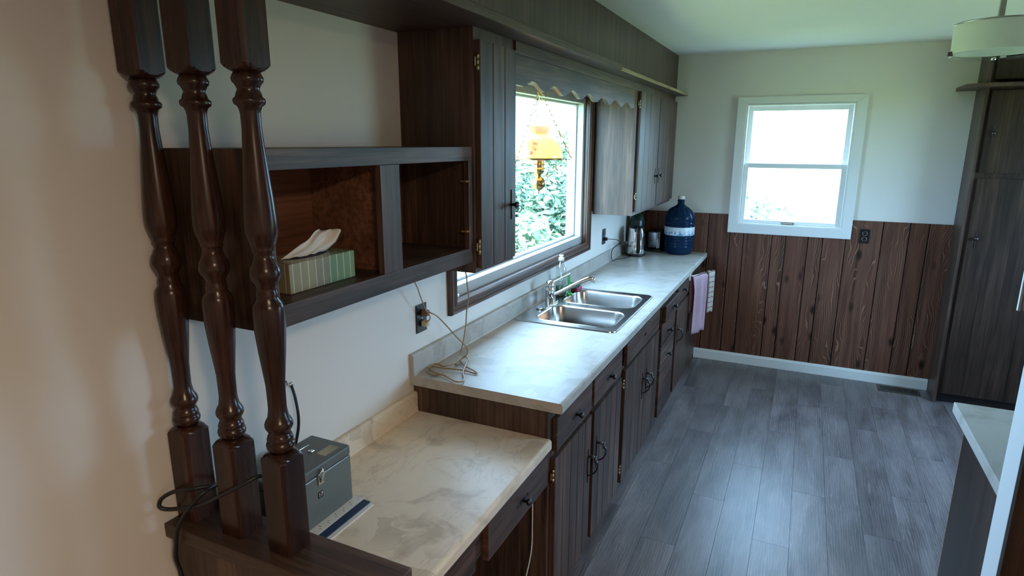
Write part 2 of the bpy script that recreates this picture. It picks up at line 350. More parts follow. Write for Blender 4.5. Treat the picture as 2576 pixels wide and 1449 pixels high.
# ------------------------------------------------------------------ geometry helpers
ORG = {}
def T(name, label, cat, loc=(0, 0, 0), group=None, kind=None):
    o = bpy.data.objects.new(name, None); COL.objects.link(o); o.location = loc; o.empty_display_size = 0.05
    o['label'] = label; o['category'] = cat
    if group: o['group'] = group
    if kind: o['kind'] = kind
    ORG[o.name] = Vector(loc); return o
def tag(o, label, cat, group=None, kind=None):
    o['label'] = label; o['category'] = cat
    if group: o['group'] = group
    if kind: o['kind'] = kind
    return o
class MB:
    def __init__(s): s.v = []; s.f = []; s.sm = []
    def add(s, vs, fs, smooth=False):
        b = len(s.v); s.v += [tuple(x) for x in vs]
        for f in fs: s.f.append(tuple(b + i for i in f)); s.sm.append(smooth)
        return s
    def box(s, x0, x1, y0, y1, z0, z1):
        vs = [(x, y, z) for x in (x0, x1) for y in (y0, y1) for z in (z0, z1)]
        return s.add(vs, [(0, 1, 3, 2), (4, 6, 7, 5), (0, 4, 5, 1), (2, 3, 7, 6), (0, 2, 6, 4), (1, 5, 7, 3)])
    def prism(s, poly, axis, a, b, smooth=False):
        """poly in the two other axes (xyz order), extruded along axis from a to b"""
        n = len(poly)
        def mk(p, t):
            if axis == 'x': return (t, p[0], p[1])
            if axis == 'y': return (p[0], t, p[1])
            return (p[0], p[1], t)
        vs = [mk(p, a) for p in poly] + [mk(p, b) for p in poly]
        fs = [tuple(range(n))[::-1], tuple(range(n, 2 * n))]
        s.add(vs, fs)
        base = len(s.v) - 2 * n
        for i in range(n):
            j = (i + 1) % n; s.f.append((base + i, base + j, base + n + j, base + n + i)); s.sm.append(smooth)
        return s
    def lathe(s, prof, c=(0, 0, 0), seg=24, axis='z', cap=True):
        """prof list of (t, r) along axis"""
        c = Vector(c); vs = []
        for t, r in prof:
            for k in range(seg):
                a = 2 * PI * k / seg; p, q = r * math.cos(a), r * math.sin(a)
                vs.append(c + Vector({'z': (p, q, t), 'x': (t, p, q), 'y': (q, t, p)}[axis]))
        fs = []
        for i in range(len(prof) - 1):
            for k in range(seg):
                k2 = (k + 1) % seg; fs.append((i * seg + k, i * seg + k2, (i + 1) * seg + k2, (i + 1) * seg + k))
        s.add(vs, fs, True)
        b = len(s.v) - len(vs)
        if cap:
            if prof[0][1] > 1e-5: s.f.append(tuple(b + k for k in range(seg))[::-1]); s.sm.append(False)
            if prof[-1][1] > 1e-5: s.f.append(tuple(b + (len(prof) - 1) * seg + k for k in range(seg))); s.sm.append(False)
        return s
    def tube(s, pts, r, seg=8, closed=False, flat=1.0):
        pts = [Vector(p) for p in pts]; n = len(pts); rs = r if isinstance(r, (list, tuple)) else [r] * n
        vs = []; up = None
        for i, p in enumerate(pts):
            if closed: t = pts[(i + 1) % n] - pts[i - 1]
            else: t = pts[min(i + 1, n - 1)] - pts[max(i - 1, 0)]
            t.normalize()
            if up is None:
                up = Vector((0, 0, 1)) if abs(t.z) < 0.9 else Vector((1, 0, 0))
            a = t.cross(up)
            if a.length < 1e-6: a = t.cross(Vector((0, 1, 0)))
            a.normalize(); b = a.cross(t).normalized(); up = b
            for k in range(seg):
                an = 2 * PI * k / seg; vs.append(p + a * rs[i] * math.cos(an) + b * rs[i] * flat * math.sin(an))
        fs = []
        for i in range(n if closed else n - 1):
            j = (i + 1) % n
            for k in range(seg):
                k2 = (k + 1) % seg; fs.append((i * seg + k, i * seg + k2, j * seg + k2, j * seg + k))
        b0 = len(s.v); s.add(vs, fs, True)
        if not closed:
            s.f.append(tuple(b0 + k for k in range(seg))[::-1]); s.sm.append(False)
            s.f.append(tuple(b0 + (n - 1) * seg + k for k in range(seg))); s.sm.append(False)
        return s
    def mesh(s, name, org=Vector((0, 0, 0))):
        me = bpy.data.meshes.new(name)
        me.from_pydata([(Vector(v) - org)[:] for v in s.v], [], s.f)
        me.polygons.foreach_set('use_smooth', s.sm)
        bm = bmesh.new(); bm.from_mesh(me); bmesh.ops.recalc_face_normals(bm, faces=bm.faces); bm.to_mesh(me); bm.free()
        me.update(); return me
    def build(s, name, mat, parent=None, bev=0.0, org=None, seg=2):
        o_ = ORG[parent.name] if parent is not None else Vector(org or (0, 0, 0))
        me = s.mesh(name, o_); me.materials.append(M[mat] if isinstance(mat, str) else mat)
        o = bpy.data.objects.new(name, me); COL.objects.link(o)
        if parent is not None: o.parent = parent; ORG[o.name] = o_
        else: o.location = o_; ORG[o.name] = o_
        if bev:
            b = o.modifiers.new('bevel', 'BEVEL'); b.width = bev; b.segments = seg; b.limit_method = 'ANGLE'; b.angle_limit = 0.7
            b.harden_normals = False
        return o
def BX(*a): return MB().box(*a)
def inst(name, me, parent, loc, rot=(0, 0, 0), scale=(1, 1, 1)):
    o = bpy.data.objects.new(name, me); COL.objects.link(o); o.parent = parent
    o.location = Vector(loc) - ORG[parent.name]; o.rotation_euler = rot; o.scale = scale
    ORG[o.name] = ORG[parent.name]; return o
def smooth_path(pts, n=6):
    P = [Vector(p) for p in pts]; out = []
    for i in range(len(P) - 1):
        p0, p1, p2, p3 = P[max(i - 1, 0)], P[i], P[i + 1], P[min(i + 2, len(P) - 1)]
        for k in range(n):
            t = k / n
            out.append(0.5 * ((2 * p1) + (p2 - p0) * t + (2 * p0 - 5 * p1 + 4 * p2 - p3) * t * t + (3 * p1 - p0 - 3 * p2 + p3) * t ** 3))
    out.append(P[-1]); return out
def rrect(x0, x1, y0, y1, r, n=6):
    pts = []
    for cx, cy, a0 in ((x1 - r, y1 - r, 0), (x0 + r, y1 - r, PI / 2), (x0 + r, y0 + r, PI), (x1 - r, y0 + r, 1.5 * PI)):
        for k in range(n + 1):
            a = a0 + PI / 2 * k / n; pts.append((cx + r * math.cos(a), cy + r * math.sin(a)))
    return pts

L, HC, WX = 3.333, 2.437, 2.256
XR, YB = 3.6, -4.2
HW = 0.0335
# ================================================================== THE SETTING
fl = T('floor', 'grey wood-look vinyl plank floor', 'floor', (0, 0, 0), kind='structure')
BX(-0.12, XR + 0.12, YB - 0.12, L + 0.12, -0.12, -0.006).build('subfloor', 'groove', fl)
pw, plen = 0.155, 1.22
pm = {}
xx = 0.0; ci = 0
offs = [0.0, 0.75, 0.33, 1.02, 0.5]
while xx < XR - 0.01:
    y = YB - offs[ci % 5]
    while y < L:
        a, b = max(y, YB), min(y + plen, L); x1 = min(xx + pw, XR)
        key = (round(b - a, 3), round(x1 - xx, 3))
        if b - a > 0.02:
            if key not in pm:
                mb = MB(); g = 0.0012; w_, l_ = x1 - xx, b - a
                mb.box(g / 2, w_ - g / 2, g / 2, l_ - g / 2, -0.006, 0.0)
                pm[key] = mb.mesh('plank'); pm[key].materials.append(M['floor'])
            inst('plank', pm[key], fl, (xx, a, 0))
        y += plen
    xx += pw; ci += 1
# ceiling
ce = T('ceiling', 'white painted ceiling', 'ceiling', (0, 0, HC), kind='structure')
BX(-0.12, XR + 0.12, YB - 0.12, L + 0.12, HC, HC + 0.15).build('ceiling_board', 'ceiling', ce)
def holed_wall(name, label, axis, p0, p1, a0, a1, holes, mat='wall', z1=HC):
    """slab between p0..p1 on axis, spanning a0..a1 on the other, rectangular holes (h0,h1,zb,zt)"""
    t = T(name, label, 'wall', (p0 if axis == 'x' else a0, a0 if axis == 'x' else p0, 0), kind='structure')
    mb = MB(); cur = a0
    def b(u0, u1, z0, z1_):
        if axis == 'x': mb.box(p0, p1, u0, u1, z0, z1_)
        else: mb.box(u0, u1, p0, p1, z0, z1_)
    for h0, h1, zb, zt in holes:
        b(cur, h0, 0, z1); b(h0, h1, 0, zb); b(h0, h1, zt, z1); cur = h1
    b(cur, a1, 0, z1)
    mb.build('plaster', mat, t); return t
WY0, WY1, WZ0, WZ1 = 0.335, 2.055, 1.105, 2.055
wall_left = holed_wall('wall_left', 'off-white painted left wall above the counter and desk', 'x', -0.14, 0.0, YB, L + 0.14, [(WY0, WY1, WZ0, WZ1)])
VX0, VX1, VZ0, VZ1 = 0.833, 1.571, 1.155, 2.058
wall_far = holed_wall('wall_far', 'far wall painted off-white above dark wood wainscot planks', 'y', L, L + 0.14, 0.0, XR, [(VX0, VX1, VZ0, VZ1)])
wall_right = holed_wall('wall_right', 'off-white right wall out of view', 'x', XR, XR + 0.14, YB, L + 0.14, [(1.25, 2.45, 0.85, 2.0)])
wall_back = holed_wall('wall_back', 'off-white wall behind the viewpoint', 'y', YB - 0.14, YB, 0.0, XR, [])
# wainscot planks on far wall
seams = [0.0, 0.10, 0.212, 0.308, 0.46, 0.619, 0.786, 0.892, 1.100, 1.1995, 1.3545, 1.4545, 1.608, 1.836, 2.003, 2.118, WX + 0.02]
for i in range(len(seams) - 1):
    a, b = seams[i] + 0.003, seams[i + 1] - 0.003
    top = 1.12 if (a > 0.77 and b < 1.61) else 1.221
    mb = MB(); mb.prism([(a, L - 0.013), (a + 0.004, L - 0.016), (b - 0.004, L - 0.016), (b, L - 0.013), (b, L), (a, L)], 'z', 0.0, top)
    o = mb.build('plank', 'knotty', wall_far)
BX(0, WX + 0.02, L - 0.006, L + 0.001, 0, 1.12).build('backing', 'groove', wall_far)
BX(0, 0.79, L - 0.006, L + 0.001, 1.12, 1.2208).build('backing', 'groove', wall_far); BX(1.60, WX + 0.02, L - 0.006, L + 0.001, 1.12, 1.2208).build('backing', 'groove', wall_far)
# baseboard
bb = T('baseboard_far', 'white painted baseboard along the wood wainscot', 'baseboard', (0.6, L - 0.03, 0), kind='structure')
MB().prism([(L - 0.030, 0), (L - 0.030, 0.068), (L - 0.026, 0.074), (L - 0.026, 0.079), (L - 0.022, 0.083), (L - 0.017, 0.083), (L - 0.017, 0)], 'x', 0.575, WX - 0.002).build('board', 'white', bb)
# ---- window_1 (left wall picture window)
w1 = T('window_1', 'wide picture window above the sink with dark wood casing', 'window', (0, WY0, WZ0), kind='structure')
CO = [(0.285, 2.108), (1.064, 2.105)]
def casing_profile(w):      # (offset from outer edge, thickness)
    return [(0, 0), (0, 0.018), (0.006, 0.024), (0.016, 0.024), (0.020, 0.019), (0.032, 0.017), (0.040, 0.021), (0.048, 0.021), (w - 0.004, 0.012), (w, 0.010), (w, 0)]
cw = 0.058
def casing_piece(edge):
    pr = casing_profile(cw); y0, y1 = CO[0]; z0, z1 = CO[1]; vs = []
    for t in (0, 1):
        for o, h in pr:
            if edge == 'b': y = y0 + o if t == 0 else y1 - o; z = z0 + o
            if edge == 't': y = y0 + o if t == 0 else y1 - o; z = z1 - o
            if edge == 'l': z = z0 + o if t == 0 else z1 - o; y = y0 + o
            if edge == 'r': z = z0 + o if t == 0 else z1 - o; y = y1 - o
            vs.append((0.0005 + h, y, z))
    n = len(pr); mb = MB()
    mb.add(vs, [(i, (i + 1) % n, n + (i + 1) % n, n + i) for i in range(n)] + [tuple(range(n)), tuple(range(n, 2 * n))])
    return mb
for e in 'btlr': casing_piece(e).build('casing', 'casing_y' if e in 'bt' else 'casing_z', w1)
jb = MB(); JX = -0.022
jy0, jy1, jz0, jz1 = CO[0][0] + cw, CO[0][1] - cw, CO[1][0] + cw - 0.006, CO[1][1] - cw
# wooden jamb lining
BX(JX, 0.004, jy0 - 0.008, jy1 + 0.008, jz0 - 0.015, jz0).build('sill', 'casing_y', w1)
BX(JX, 0.004, jy0 - 0.008, jy0, jz0, jz1).build('jamb', 'casing_z', w1)
BX(JX, 0.004, jy1, jy1 + 0.008, jz0, jz1).build('jamb', 'casing_z', w1)
BX(JX, 0.004, jy0, jy1, jz1, jz1 + 0.01).build('jamb', 'casing_y', w1)
fr = MB(); fw, fb = 0.030, 0.050
fr.box(-0.11, JX - 0.0005, jy0, jy1, jz0 - 0.004, jz0 + fb); fr.box(-0.11, JX - 0.0005, jy0, jy1, jz1 - 0.035, jz1 + 0.004)
fr.box(-0.11, JX - 0.0005, jy0 - 0.004, jy0 + fw, jz0 + fb, jz1 - 0.035); fr.box(-0.11, JX - 0.0005, jy1 - fw, jy1 + 0.004, jz0 + fb, jz1 - 0.035)
vf = fr.build('vinyl_frame', 'vinyl_dimmed', w1, 0.003)
gb = MB(); q = 0.012
ya, yb, za, zb = jy0 + fw, jy1 - fw, jz0 + fb, jz1 - 0.035
for a in ((ya, ya + q, za, zb), (yb - q, yb, za, zb), (ya + q, yb - q, za, za + q), (ya + q, yb - q, zb - q, zb)): gb.box(-0.10, -0.066, *a)
gb.build('glazing_bead', 'vinyl_dimmed', w1, 0.003)
BX(-0.088, -0.082, ya + 0.004, yb - 0.004, za + 0.004, zb - 0.004).build('pane', 'pane', w1)
# ---- window_2 (far wall single hung)
w2 = T('window_2', 'white single-hung window in the far wall', 'window', (VX0, L, VZ0), kind='structure')
cx0, cx1, cz0, cz1 = 0.768, 1.636, 1.081, 2.110
yf = L - 0.034
for nm, poly in (('b', [(cx0, cz0), (cx1, cz0), (cx1 - 0.066, cz0 + 0.074), (cx0 + 0.066, cz0 + 0.074)]), ('t', [(cx0, cz1), (cx0 + 0.066, cz1 - 0.05), (cx1 - 0.066, cz1 - 0.05), (cx1, cz1)]),
                 ('l', [(cx0, cz0), (cx0 + 0.066, cz0 + 0.074), (cx0 + 0.066, cz1 - 0.05), (cx0, cz1)]), ('r', [(cx1, cz0), (cx1, cz1), (cx1 - 0.066, cz1 - 0.05), (cx1 - 0.066, cz0 + 0.074)])):
    MB().prism(poly, 'y', yf, L + 0.0).build('casing', 'white', w2, 0.002)
jm = MB()
for a in ((VX0, VX0 + 0.014, VZ0, VZ1), (VX1 - 0.014, VX1, VZ0, VZ1), (VX0 + 0.014, VX1 - 0.014, VZ0, VZ0 + 0.006), (VX0 + 0.014, VX1 - 0.014, VZ1 - 0.012, VZ1)):
    jm.box(a[0], a[1], L - 0.03, L + 0.11, a[2], a[3])
jm.build('frame', 'vinyl', w2, 0.002)
def sash(name, x0, x1, z0, z1, y0, y1, wl, wb, wt):
    mb = MB(); mb.box(x0, x0 + wl, y0, y1, z0, z1); mb.box(x1 - wl, x1, y0, y1, z0, z1)
    mb.box(x0 + wl, x1 - wl, y0, y1, z0, z0 + wb); mb.box(x0 + wl, x1 - wl, y0, y1, z1 - wt, z1)
    s_ = mb.build(name, 'vinyl', w2, 0.003)
    ym = (y0 + y1) / 2
    BX(x0 + wl - 0.004, x1 - wl + 0.004, ym - 0.003, ym + 0.003, z0 + wb - 0.004, z1 - wt + 0.004).build('pane', 'pane', s_)
    return s_
sash('upper_sash', VX0 + 0.015, VX1 - 0.015, 1.605, VZ1 - 0.013, L + 0.030, L + 0.055, 0.034, 0.022, 0.035)
lo = sash('lower_sash', VX0 + 0.015, VX1 - 0.015, VZ0 + 0.007, 1.622, L - 0.008, L + 0.022, 0.034, 0.026, 0.036)
lift = MB(); lift.box(1.155, 1.245, L - 0.014, L - 0.008, VZ0 + 0.006, VZ0 + 0.028); lift.box(1.165, 1.235, L - 0.022, L - 0.012, VZ0 + 0.010, VZ0 + 0.018)
lift.build('lift_handle', 'nickel', lo, 0.002)
# ---- window_3 (right wall, out of view: it throws the baluster shadows on the left wall)
w3 = T('window_3', 'white framed window in the right wall, out of view', 'window', (XR, 1.25, 0.85), kind='structure')
f3 = MB()
for a in ((1.25, 1.30, 0.85, 2.0), (2.40, 2.45, 0.85, 2.0), (1.30, 2.40, 0.85, 0.90), (1.30, 2.40, 1.95, 2.0)): f3.box(XR - 0.01, XR + 0.1, *a)
f3.build('frame', 'vinyl', w3); BX(XR + 0.05, XR + 0.056, 1.30, 2.40, 0.90, 1.95).build('pane', 'pane', w3)
# ---- soffit
so = T('trim_1', 'dark wood panelled soffit box under the ceiling above the wall cabinets', 'soffit', (0, -1.05, 2.15), kind='structure')
BX(0.0, 0.296, -1.08, L, 2.150, HC).build('soffit_face', 'soffit_z', so)
sb = T('trim_2', 'dark projecting board along the underside of the soffit', 'trim board', (0, -1.05, 2.132), kind='structure')
BX(0.0, 0.384, -1.08, L - 0.001, 2.132, 2.150).build('board', 'soffit_y', sb)
BX(0.3842, 0.3865, 1.37, L - 0.002, 2.132, 2.150).build('raw_edge', 'rawwood', sb)['label'] = 'bare pale plywood edge'
MB().prism([(0.384, 2.130), (0.400, 2.130), (0.400, 2.155), (0.397, 2.159), (0.384, 2.159)], 'y', -1.08, 1.368).build('edge_strip', 'soffit_y', sb, 0.001)
for yy in (1.95, 2.38, 2.80): MB().lathe([(0.3863, 0.003), (0.3868, 0.003)], (0, yy, 2.141), 8, 'x').build('nail_hole', 'groove', sb)
# ---- half wall with cap
hw_ = T('wall_half', 'dark wood half wall with a cap beside the desk, carrying the balusters', 'half wall', (0, -1.004, 0), kind='structure')
BX(0.0, 0.60, -1.004, -0.912, 0, 0.849).build('panel', 'oakw_z', hw_, 0.001)
BX(0.0, 0.6227, -1.022, -0.896, 0.849, 0.886).build('cap', 'oakw_x', hw_, 0.003)
# ---- white corner trim and panel to its right
tp = T('trim_3', 'white painted upright trim at the near end of the peninsula', 'trim', (1.83, -0.05, 0), kind='structure')
BX(1.832, 1.850, -0.106, 0.0, 0, HC).build('upright', 'white', tp, 0.002)
wp = T('wall_partition', 'dark wood panelled partition right of the white upright trim', 'wall', (1.866, -0.128, 0), kind='structure')
BX(1.8325, 2.75, -0.128, -0.1065, 0, HC).build('panel', 'pantry_z', wp)

# ================================================================== BALUSTERS
prof = [(1.8970,0.0246),(1.8915,0.0276),(1.8860,0.0298),(1.8799,0.0284),(1.8764,0.0247),(1.8717,0.0224),(1.8667,0.0202),(1.8597,0.0233),(1.8533,0.0248),(1.8499,0.0293),(1.8458,0.0301),(1.8401,0.0286),(1.8359,0.0226),(1.8289,0.0200),(1.8219,0.0189),(1.7963,0.0187),(1.7647,0.0206),(1.70,0.0262),(1.6649,0.0296),(1.6286,0.0322),(1.6102,0.0329),(1.5949,0.0322),(1.5856,0.0301),(1.5732,0.0262),(1.5632,0.0222),(1.5592,0.0238),(1.5561,0.0207),(1.5451,0.0199),(1.5404,0.0231),(1.5356,0.0240),(1.5261,0.0296),(1.5118,0.0321),(1.5007,0.0297),(1.4943,0.0257),(1.4847,0.0210),(1.4783,0.0206),(1.4734,0.0226),(1.4670,0.0226),(1.4621,0.0219),(1.4507,0.0300),(1.4409,0.0321),(1.4295,0.0326),(1.3965,0.0319),(1.3463,0.0278),(1.3030,0.0232),(1.2730,0.0201),(1.2381,0.0194),(1.2205,0.0194),(1.2028,0.0220),(1.1939,0.0272),(1.1867,0.0298),(1.1806,0.0298),(1.1760,0.0281),(1.1705,0.0239),(1.1634,0.0231),(1.1598,0.0256),(1.1525,0.0278),(1.1482,0.0274),(1.1460,0.0257),(1.1434,0.0291),(1.1380,0.0304),(1.1314,0.0292),(1.1264,0.0241),(1.1215,0.0224)]
def sq_block(mb, z_in, z_sh, z_end, hw):
    """square post end: round lamb's-tongue shoulder (z_in round -> z_sh square) then square to z_end"""
    seg = 32; rings = []
    def ring(z, r, clampw):
        out = []
        for k in range(seg):
            a = 2 * PI * (k + 0.5) / seg; cx, cy = math.cos(a), math.sin(a)
            m = max(abs(cx), abs(cy)); rs = hw / m       # square radius
            rr = min(r, rs); out.append((cx * rr, cy * rr, z))
        return out
    n = 7; R1 = hw * 1.4142
    for i in range(n + 1):
        t = i / n; z = z_in + (z_sh - z_in) * t
        r = 0.024 + (R1 * 1.02 - 0.024) * math.sin(t * PI / 2) ** 0.8
        rings.append(ring(z, r, hw))
    rings.append(ring(z_end, 1, hw))
    vs = [v for r in rings for v in r]; fs = []
    for i in range(len(rings) - 1):
        for k in range(seg):
            k2 = (k + 1) % seg; fs.append((i * seg + k, i * seg + k2, (i + 1) * seg + k2, (i + 1) * seg + k))
    fs.append(tuple(range(seg))); fs.append(tuple((len(rings) - 1) * seg + k for k in range(seg)))
    mb.add(vs, fs, False)
bal = MB()
bal.lathe([(z - 0.886, r * 0.985) for z, r in prof], (0, 0, 0), 40)
sq_block(bal, 1.897 - 0.886, 1.922 - 0.886, 2.132 - 0.886, HW)
sq_block(bal, 1.121 - 0.886, 1.094 - 0.886, 0.0, HW)
bme = bal.mesh('turned_baluster'); bme.materials.append(M['spindle'])
SY = -0.9546
for i, (x, lab) in enumerate(((0.0367, 'dark turned wood baluster against the wall, leftmost of the three'), (0.1865, 'dark turned wood baluster, middle of the three on the half wall'),
                              (0.3341, 'dark turned wood baluster nearest the tissue box and metal box, rightmost of three'))):
    o = bpy.data.objects.new('turned_baluster', bme); COL.objects.link(o); o.location = (x, SY, 0.886)
    tag(o, lab, 'baluster', 'turned balusters on the half wall')

# ================================================================== CABINET HARDWARE (shared meshes, local frame: +x out of the door)
def hw_mesh(name, mb, mat):
    me = mb.mesh(name); me.materials.append(M[mat]); return me
def knob_mesh():
    mb = MB(); mb.lathe([(0, 0.006), (0.012, 0.005), (0.016, 0.010), (0.022, 0.0125), (0.027, 0.011), (0.030, 0.004), (0.0302, 0)], (0.0, 0, 0), 16, 'x')
    return mb
def plate_h():   # drawer back plate, long in y
    pts = [(-0.045, 0), (-0.040, 0.006), (-0.028, 0.003), (-0.018, 0.008), (0, 0.010), (0.018, 0.008), (0.028, 0.003), (0.040, 0.006), (0.045, 0), (0.040, -0.006), (0.028, -0.003), (0.018, -0.008), (0, -0.010), (-0.018, -0.008), (-0.028, -0.003), (-0.040, -0.006)]
    return MB().prism(pts, 'x', 0.0, 0.003)
def plate_v(hh=0.055):
    pts = []
    for t, w in ((-1, 0.001), (-0.9, 0.005), (-0.75, 0.002), (-0.45, 0.004), (-0.2, 0.003), (0, 0.007), (0.2, 0.003), (0.45, 0.004), (0.75, 0.002), (0.9, 0.005), (1, 0.001)): pts.append((w, t * hh))
    pts += [(-w, z) for w, z in reversed(pts)]
    return MB().prism(pts, 'x', 0.0, 0.003)
kn = knob_mesh()
ME_KNOBH = hw_mesh('drawer_knob', MB().add(kn.v, kn.f, True), 'iron')
_p = plate_h(); ME_PLH = hw_mesh('back_plate', _p, 'iron')
ME_PLV = hw_mesh('back_plate', plate_v(), 'iron')
def pull_mesh():
    mb = MB()
    mb.tube(smooth_path([(0.002, 0, 0.030), (0.020, 0, 0.030), (0.034, 0, 0.015), (0.036, 0, -0.005), (0.026, 0, -0.026), (0.008, 0, -0.040), (0.002, 0, -0.045)], 5), [0.0085 - 0.005 * (i / 30) for i in range(31)], 8, flat=0.55)
    mb.lathe([(0.026, 0.011), (0.029, 0.013), (0.033, 0.008), (0.034, 0)], (0, 0, 0.024), 12, 'x')
    return mb
ME_PULL = hw_mesh('pull_grip', pull_mesh(), 'iron')
ME_PLP = hw_mesh('back_plate', plate_v(0.078), 'iron')
def hinge_mesh():
    mb = MB(); mb.lathe([(-0.026, 0.0045), (-0.010, 0.0045)], (0.006, -0.004, 0), 10); mb.lathe([(0.010, 0.0045), (0.026, 0.0045)], (0.006, -0.004, 0), 10)
    mb.lathe([(-0.010, 0.0035), (0.010, 0.0035)], (0.006, -0.004, 0), 10); mb.box(0.0, 0.002, -0.016, -0.004, -0.014, 0.014); return mb
ME_HINGE = hw_mesh('hinge', hinge_mesh(), 'hinge')
def boards_door(th, name, x0, x1, y0, y1, z0, z1, nb, mat='oak_z', hinge=None, knob=None, style='knob', hz=None, hname='handle'):
    """door lying in the y-z plane made of nb V-jointed boards; faces +x"""
    d = BX(x0, x0 + (x1 - x0) * 0.55, y0 + 0.001, y1 - 0.001, z0 + 0.001, z1 - 0.001).build(name, mat, th)
    w = (y1 - y0) / nb; g = 0.0022
    for i in range(nb):
        a, b = y0 + i * w, y0 + (i + 1) * w
        a2 = a + (g if i else 0); b2 = b - (g if i < nb - 1 else 0)
        xf = x1 - 0.0025
        poly = [(x0 + (x1 - x0) * 0.55, a2 - (g * 0.7 if i else 0)), (xf, a2 - (g * 0.5 if i else 0)), (x1, a2 + 0.0015), (x1, b2 - 0.0015), (xf, b2 + (g * 0.5 if i < nb - 1 else 0)), (x0 + (x1 - x0) * 0.55, b2 + (g * 0.7 if i < nb - 1 else 0))]
        MB().prism(poly, 'z', z0, z1).build('board', mat, d)
    if hinge:
        for z in hinge[1]: inst('hinge', ME_HINGE, d, (x0 + 0.006, hinge[0], z), scale=(1, 1 if hinge[0] < (y0 + y1) / 2 else -1, 1))
    if knob:
        if style == 'knob':
            inst('back_plate', ME_PLV, d, (x1, knob[0], knob[1])); inst('knob', ME_KNOBH, d, (x1, knob[0], knob[1]))
        else:
            inst('back_plate', ME_PLP, d, (x1, knob[0], knob[1] - 0.01)); inst('pull_grip', ME_PULL, d, (x1, knob[0], knob[1]), scale=(1.2, 1.35, 1.2))
    return d
def drawer(th, x0, x1, y0, y1, z0, z1, knob=None, plate=True, mat='oak_y'):
    d = BX(x0, x1, y0, y1, z0, z1).build('drawer', mat, th, 0.0025)
    if knob:
        if plate: inst('back_plate', ME_PLH, d, (x1, knob[0], knob[1]))
        inst('knob', ME_KNOBH, d, (x1, knob[0], knob[1]))
    return d

# ================================================================== WALL CABINETS AND SHELF
ZT = 2.1315
# open shelf
sh = T('open_wall_shelf', 'dark oak open wall shelf of two cubbies, holding the tissue box', 'shelf', (0, -0.89, 1.367))
sy0, sy1, sz0, sz1, sxf = -0.914, 0.0005, 1.367, 1.757, 0.284
BX(0.0, sxf - 0.019, sy0, sy0 + 0.018, sz0, sz1).build('side_panel', 'oakw_z', sh)
BX(0.0, sxf - 0.019, sy1 - 0.016, sy1 - 0.001, sz0 + 0.01, sz1).build('side_panel', 'oakw_z', sh)
BX(0.006, sxf - 0.019, sy0 + 0.018, sy1 - 0.016, sz1 - 0.02, sz1).build('top_panel', 'oak_y', sh)
BX(0.006, sxf - 0.019, sy0 + 0.018, sy1 - 0.016, sz0 + 0.033, sz0 + 0.051).build('bottom_panel', 'oakw_x', sh)
BX(0.0, 0.006, sy0 + 0.018, sy1 - 0.016, sz0 + 0.033, sz1).build('back_panel', 'backboard', sh)
BX(0.006, sxf - 0.019, -0.462, -0.446, sz0 + 0.051, sz1 - 0.02).build('divider', 'backboard', sh)
BX(sxf - 0.019, sxf, sy0, sy1, sz1 - 0.045, sz1).build('face_rail', 'oak_y', sh, 0.001)
BX(sxf - 0.019, sxf, sy0, sy1, sz0, sz0 + 0.051).build('face_rail', 'oak_y', sh, 0.001)
BX(sxf - 0.019, sxf, -0.499, -0.413, sz0 + 0.0512, sz1 - 0.0452).build('face_stile', 'oak_z', sh, 0.001)
BX(sxf - 0.019, sxf, sy0, sy0 + 0.04, sz0 + 0.0512, sz1 - 0.0452).build('face_stile', 'oak_z', sh, 0.001)
BX(sxf - 0.019, sxf, -0.026, sy1, sz0 + 0.0512, sz1 - 0.0452).build('face_stile', 'oak_z', sh, 0.001)
for z in (1.645, 1.478):
    mb = BX(0.262, 0.2845, -0.044, -0.026, z - 0.003, z + 0.003); mb.box(0.2835, 0.2862, -0.0255, -0.022, z - 0.016, z + 0.014)
    o = mb.build('shelf_clip', 'band', sh, 0.0008); o['label'] = 'small orange shelf clip'
for z in (1.685, 1.435):
    MB().lathe([(-0.0200, 0.006), (-0.0225, 0.006)], (0.235, 0, z), 12, 'y').build('plug_button', 'oakw_z', sh)
# near wall cabinet
c1 = T('wall_cabinet', 'dark oak wall cabinet with one grooved door, left of the window', 'cabinet', (0, 0.001, 1.325))
cf = 0.291
BX(0.0, cf - 0.02, 0.0015, 0.020, 1.327, ZT).build('side_panel', 'oakw_z', c1)
BX(0.0, cf - 0.02, 0.292, 0.309, 1.327, ZT).build('side_panel', 'oak_z', c1)
BX(0.002, cf - 0.02, 0.020, 0.292, 1.345, 1.36).build('bottom_panel', 'oak_y', c1)
BX(0.002, 0.012, 0.020, 0.292, 1.36, ZT).build('back_panel', 'oak_z', c1)
mb = BX(cf - 0.02, cf, 0.0015, 0.04, 1.327, ZT); mb.box(cf - 0.02, cf, 0.272, 0.309, 1.327, ZT); mb.box(cf - 0.02, cf, 0.04, 0.272, 1.327, 1.37); mb.box(cf - 0.02, cf, 0.04, 0.272, 2.07, ZT)
mb.build('face_frame', 'oak_z', c1)
boards_door(c1, 'door', cf + 0.0015, cf + 0.020, 0.013, 0.287, 1.343, 2.093, 3, hinge=(0.013, (2.025, 1.42)), knob=(0.252, 1.545))
# valance
va = T('window_valance', 'dark oak valance board with a scalloped lower edge above the window', 'valance', (0.29, 0.31, 1.97))
pts = [(0.3095, 2.131), (0.3095, 1.982), (0.395, 1.980)]
ys = 0.40
while ys < 2.055:
    u = (ys - 0.49) / 0.232; cph = 0.5 + 0.5 * math.cos(2 * PI * u); pts.append((ys, 1.9735 + 0.031 * cph ** 0.95)); ys += 0.0116
pts += [(2.06, 1.974), (2.06, 2.131)]
MB().prism(pts, 'y' if False else 'x', 0.272, 0.2905).build('scalloped_board', 'oak_y', va)
MB().prism([(0.2905, 2.086), (0.300, 2.089), (0.300, 2.131), (0.2905, 2.131)], 'y', 0.3095, 2.115).build('top_strip', 'oak_y', va, 0.001)
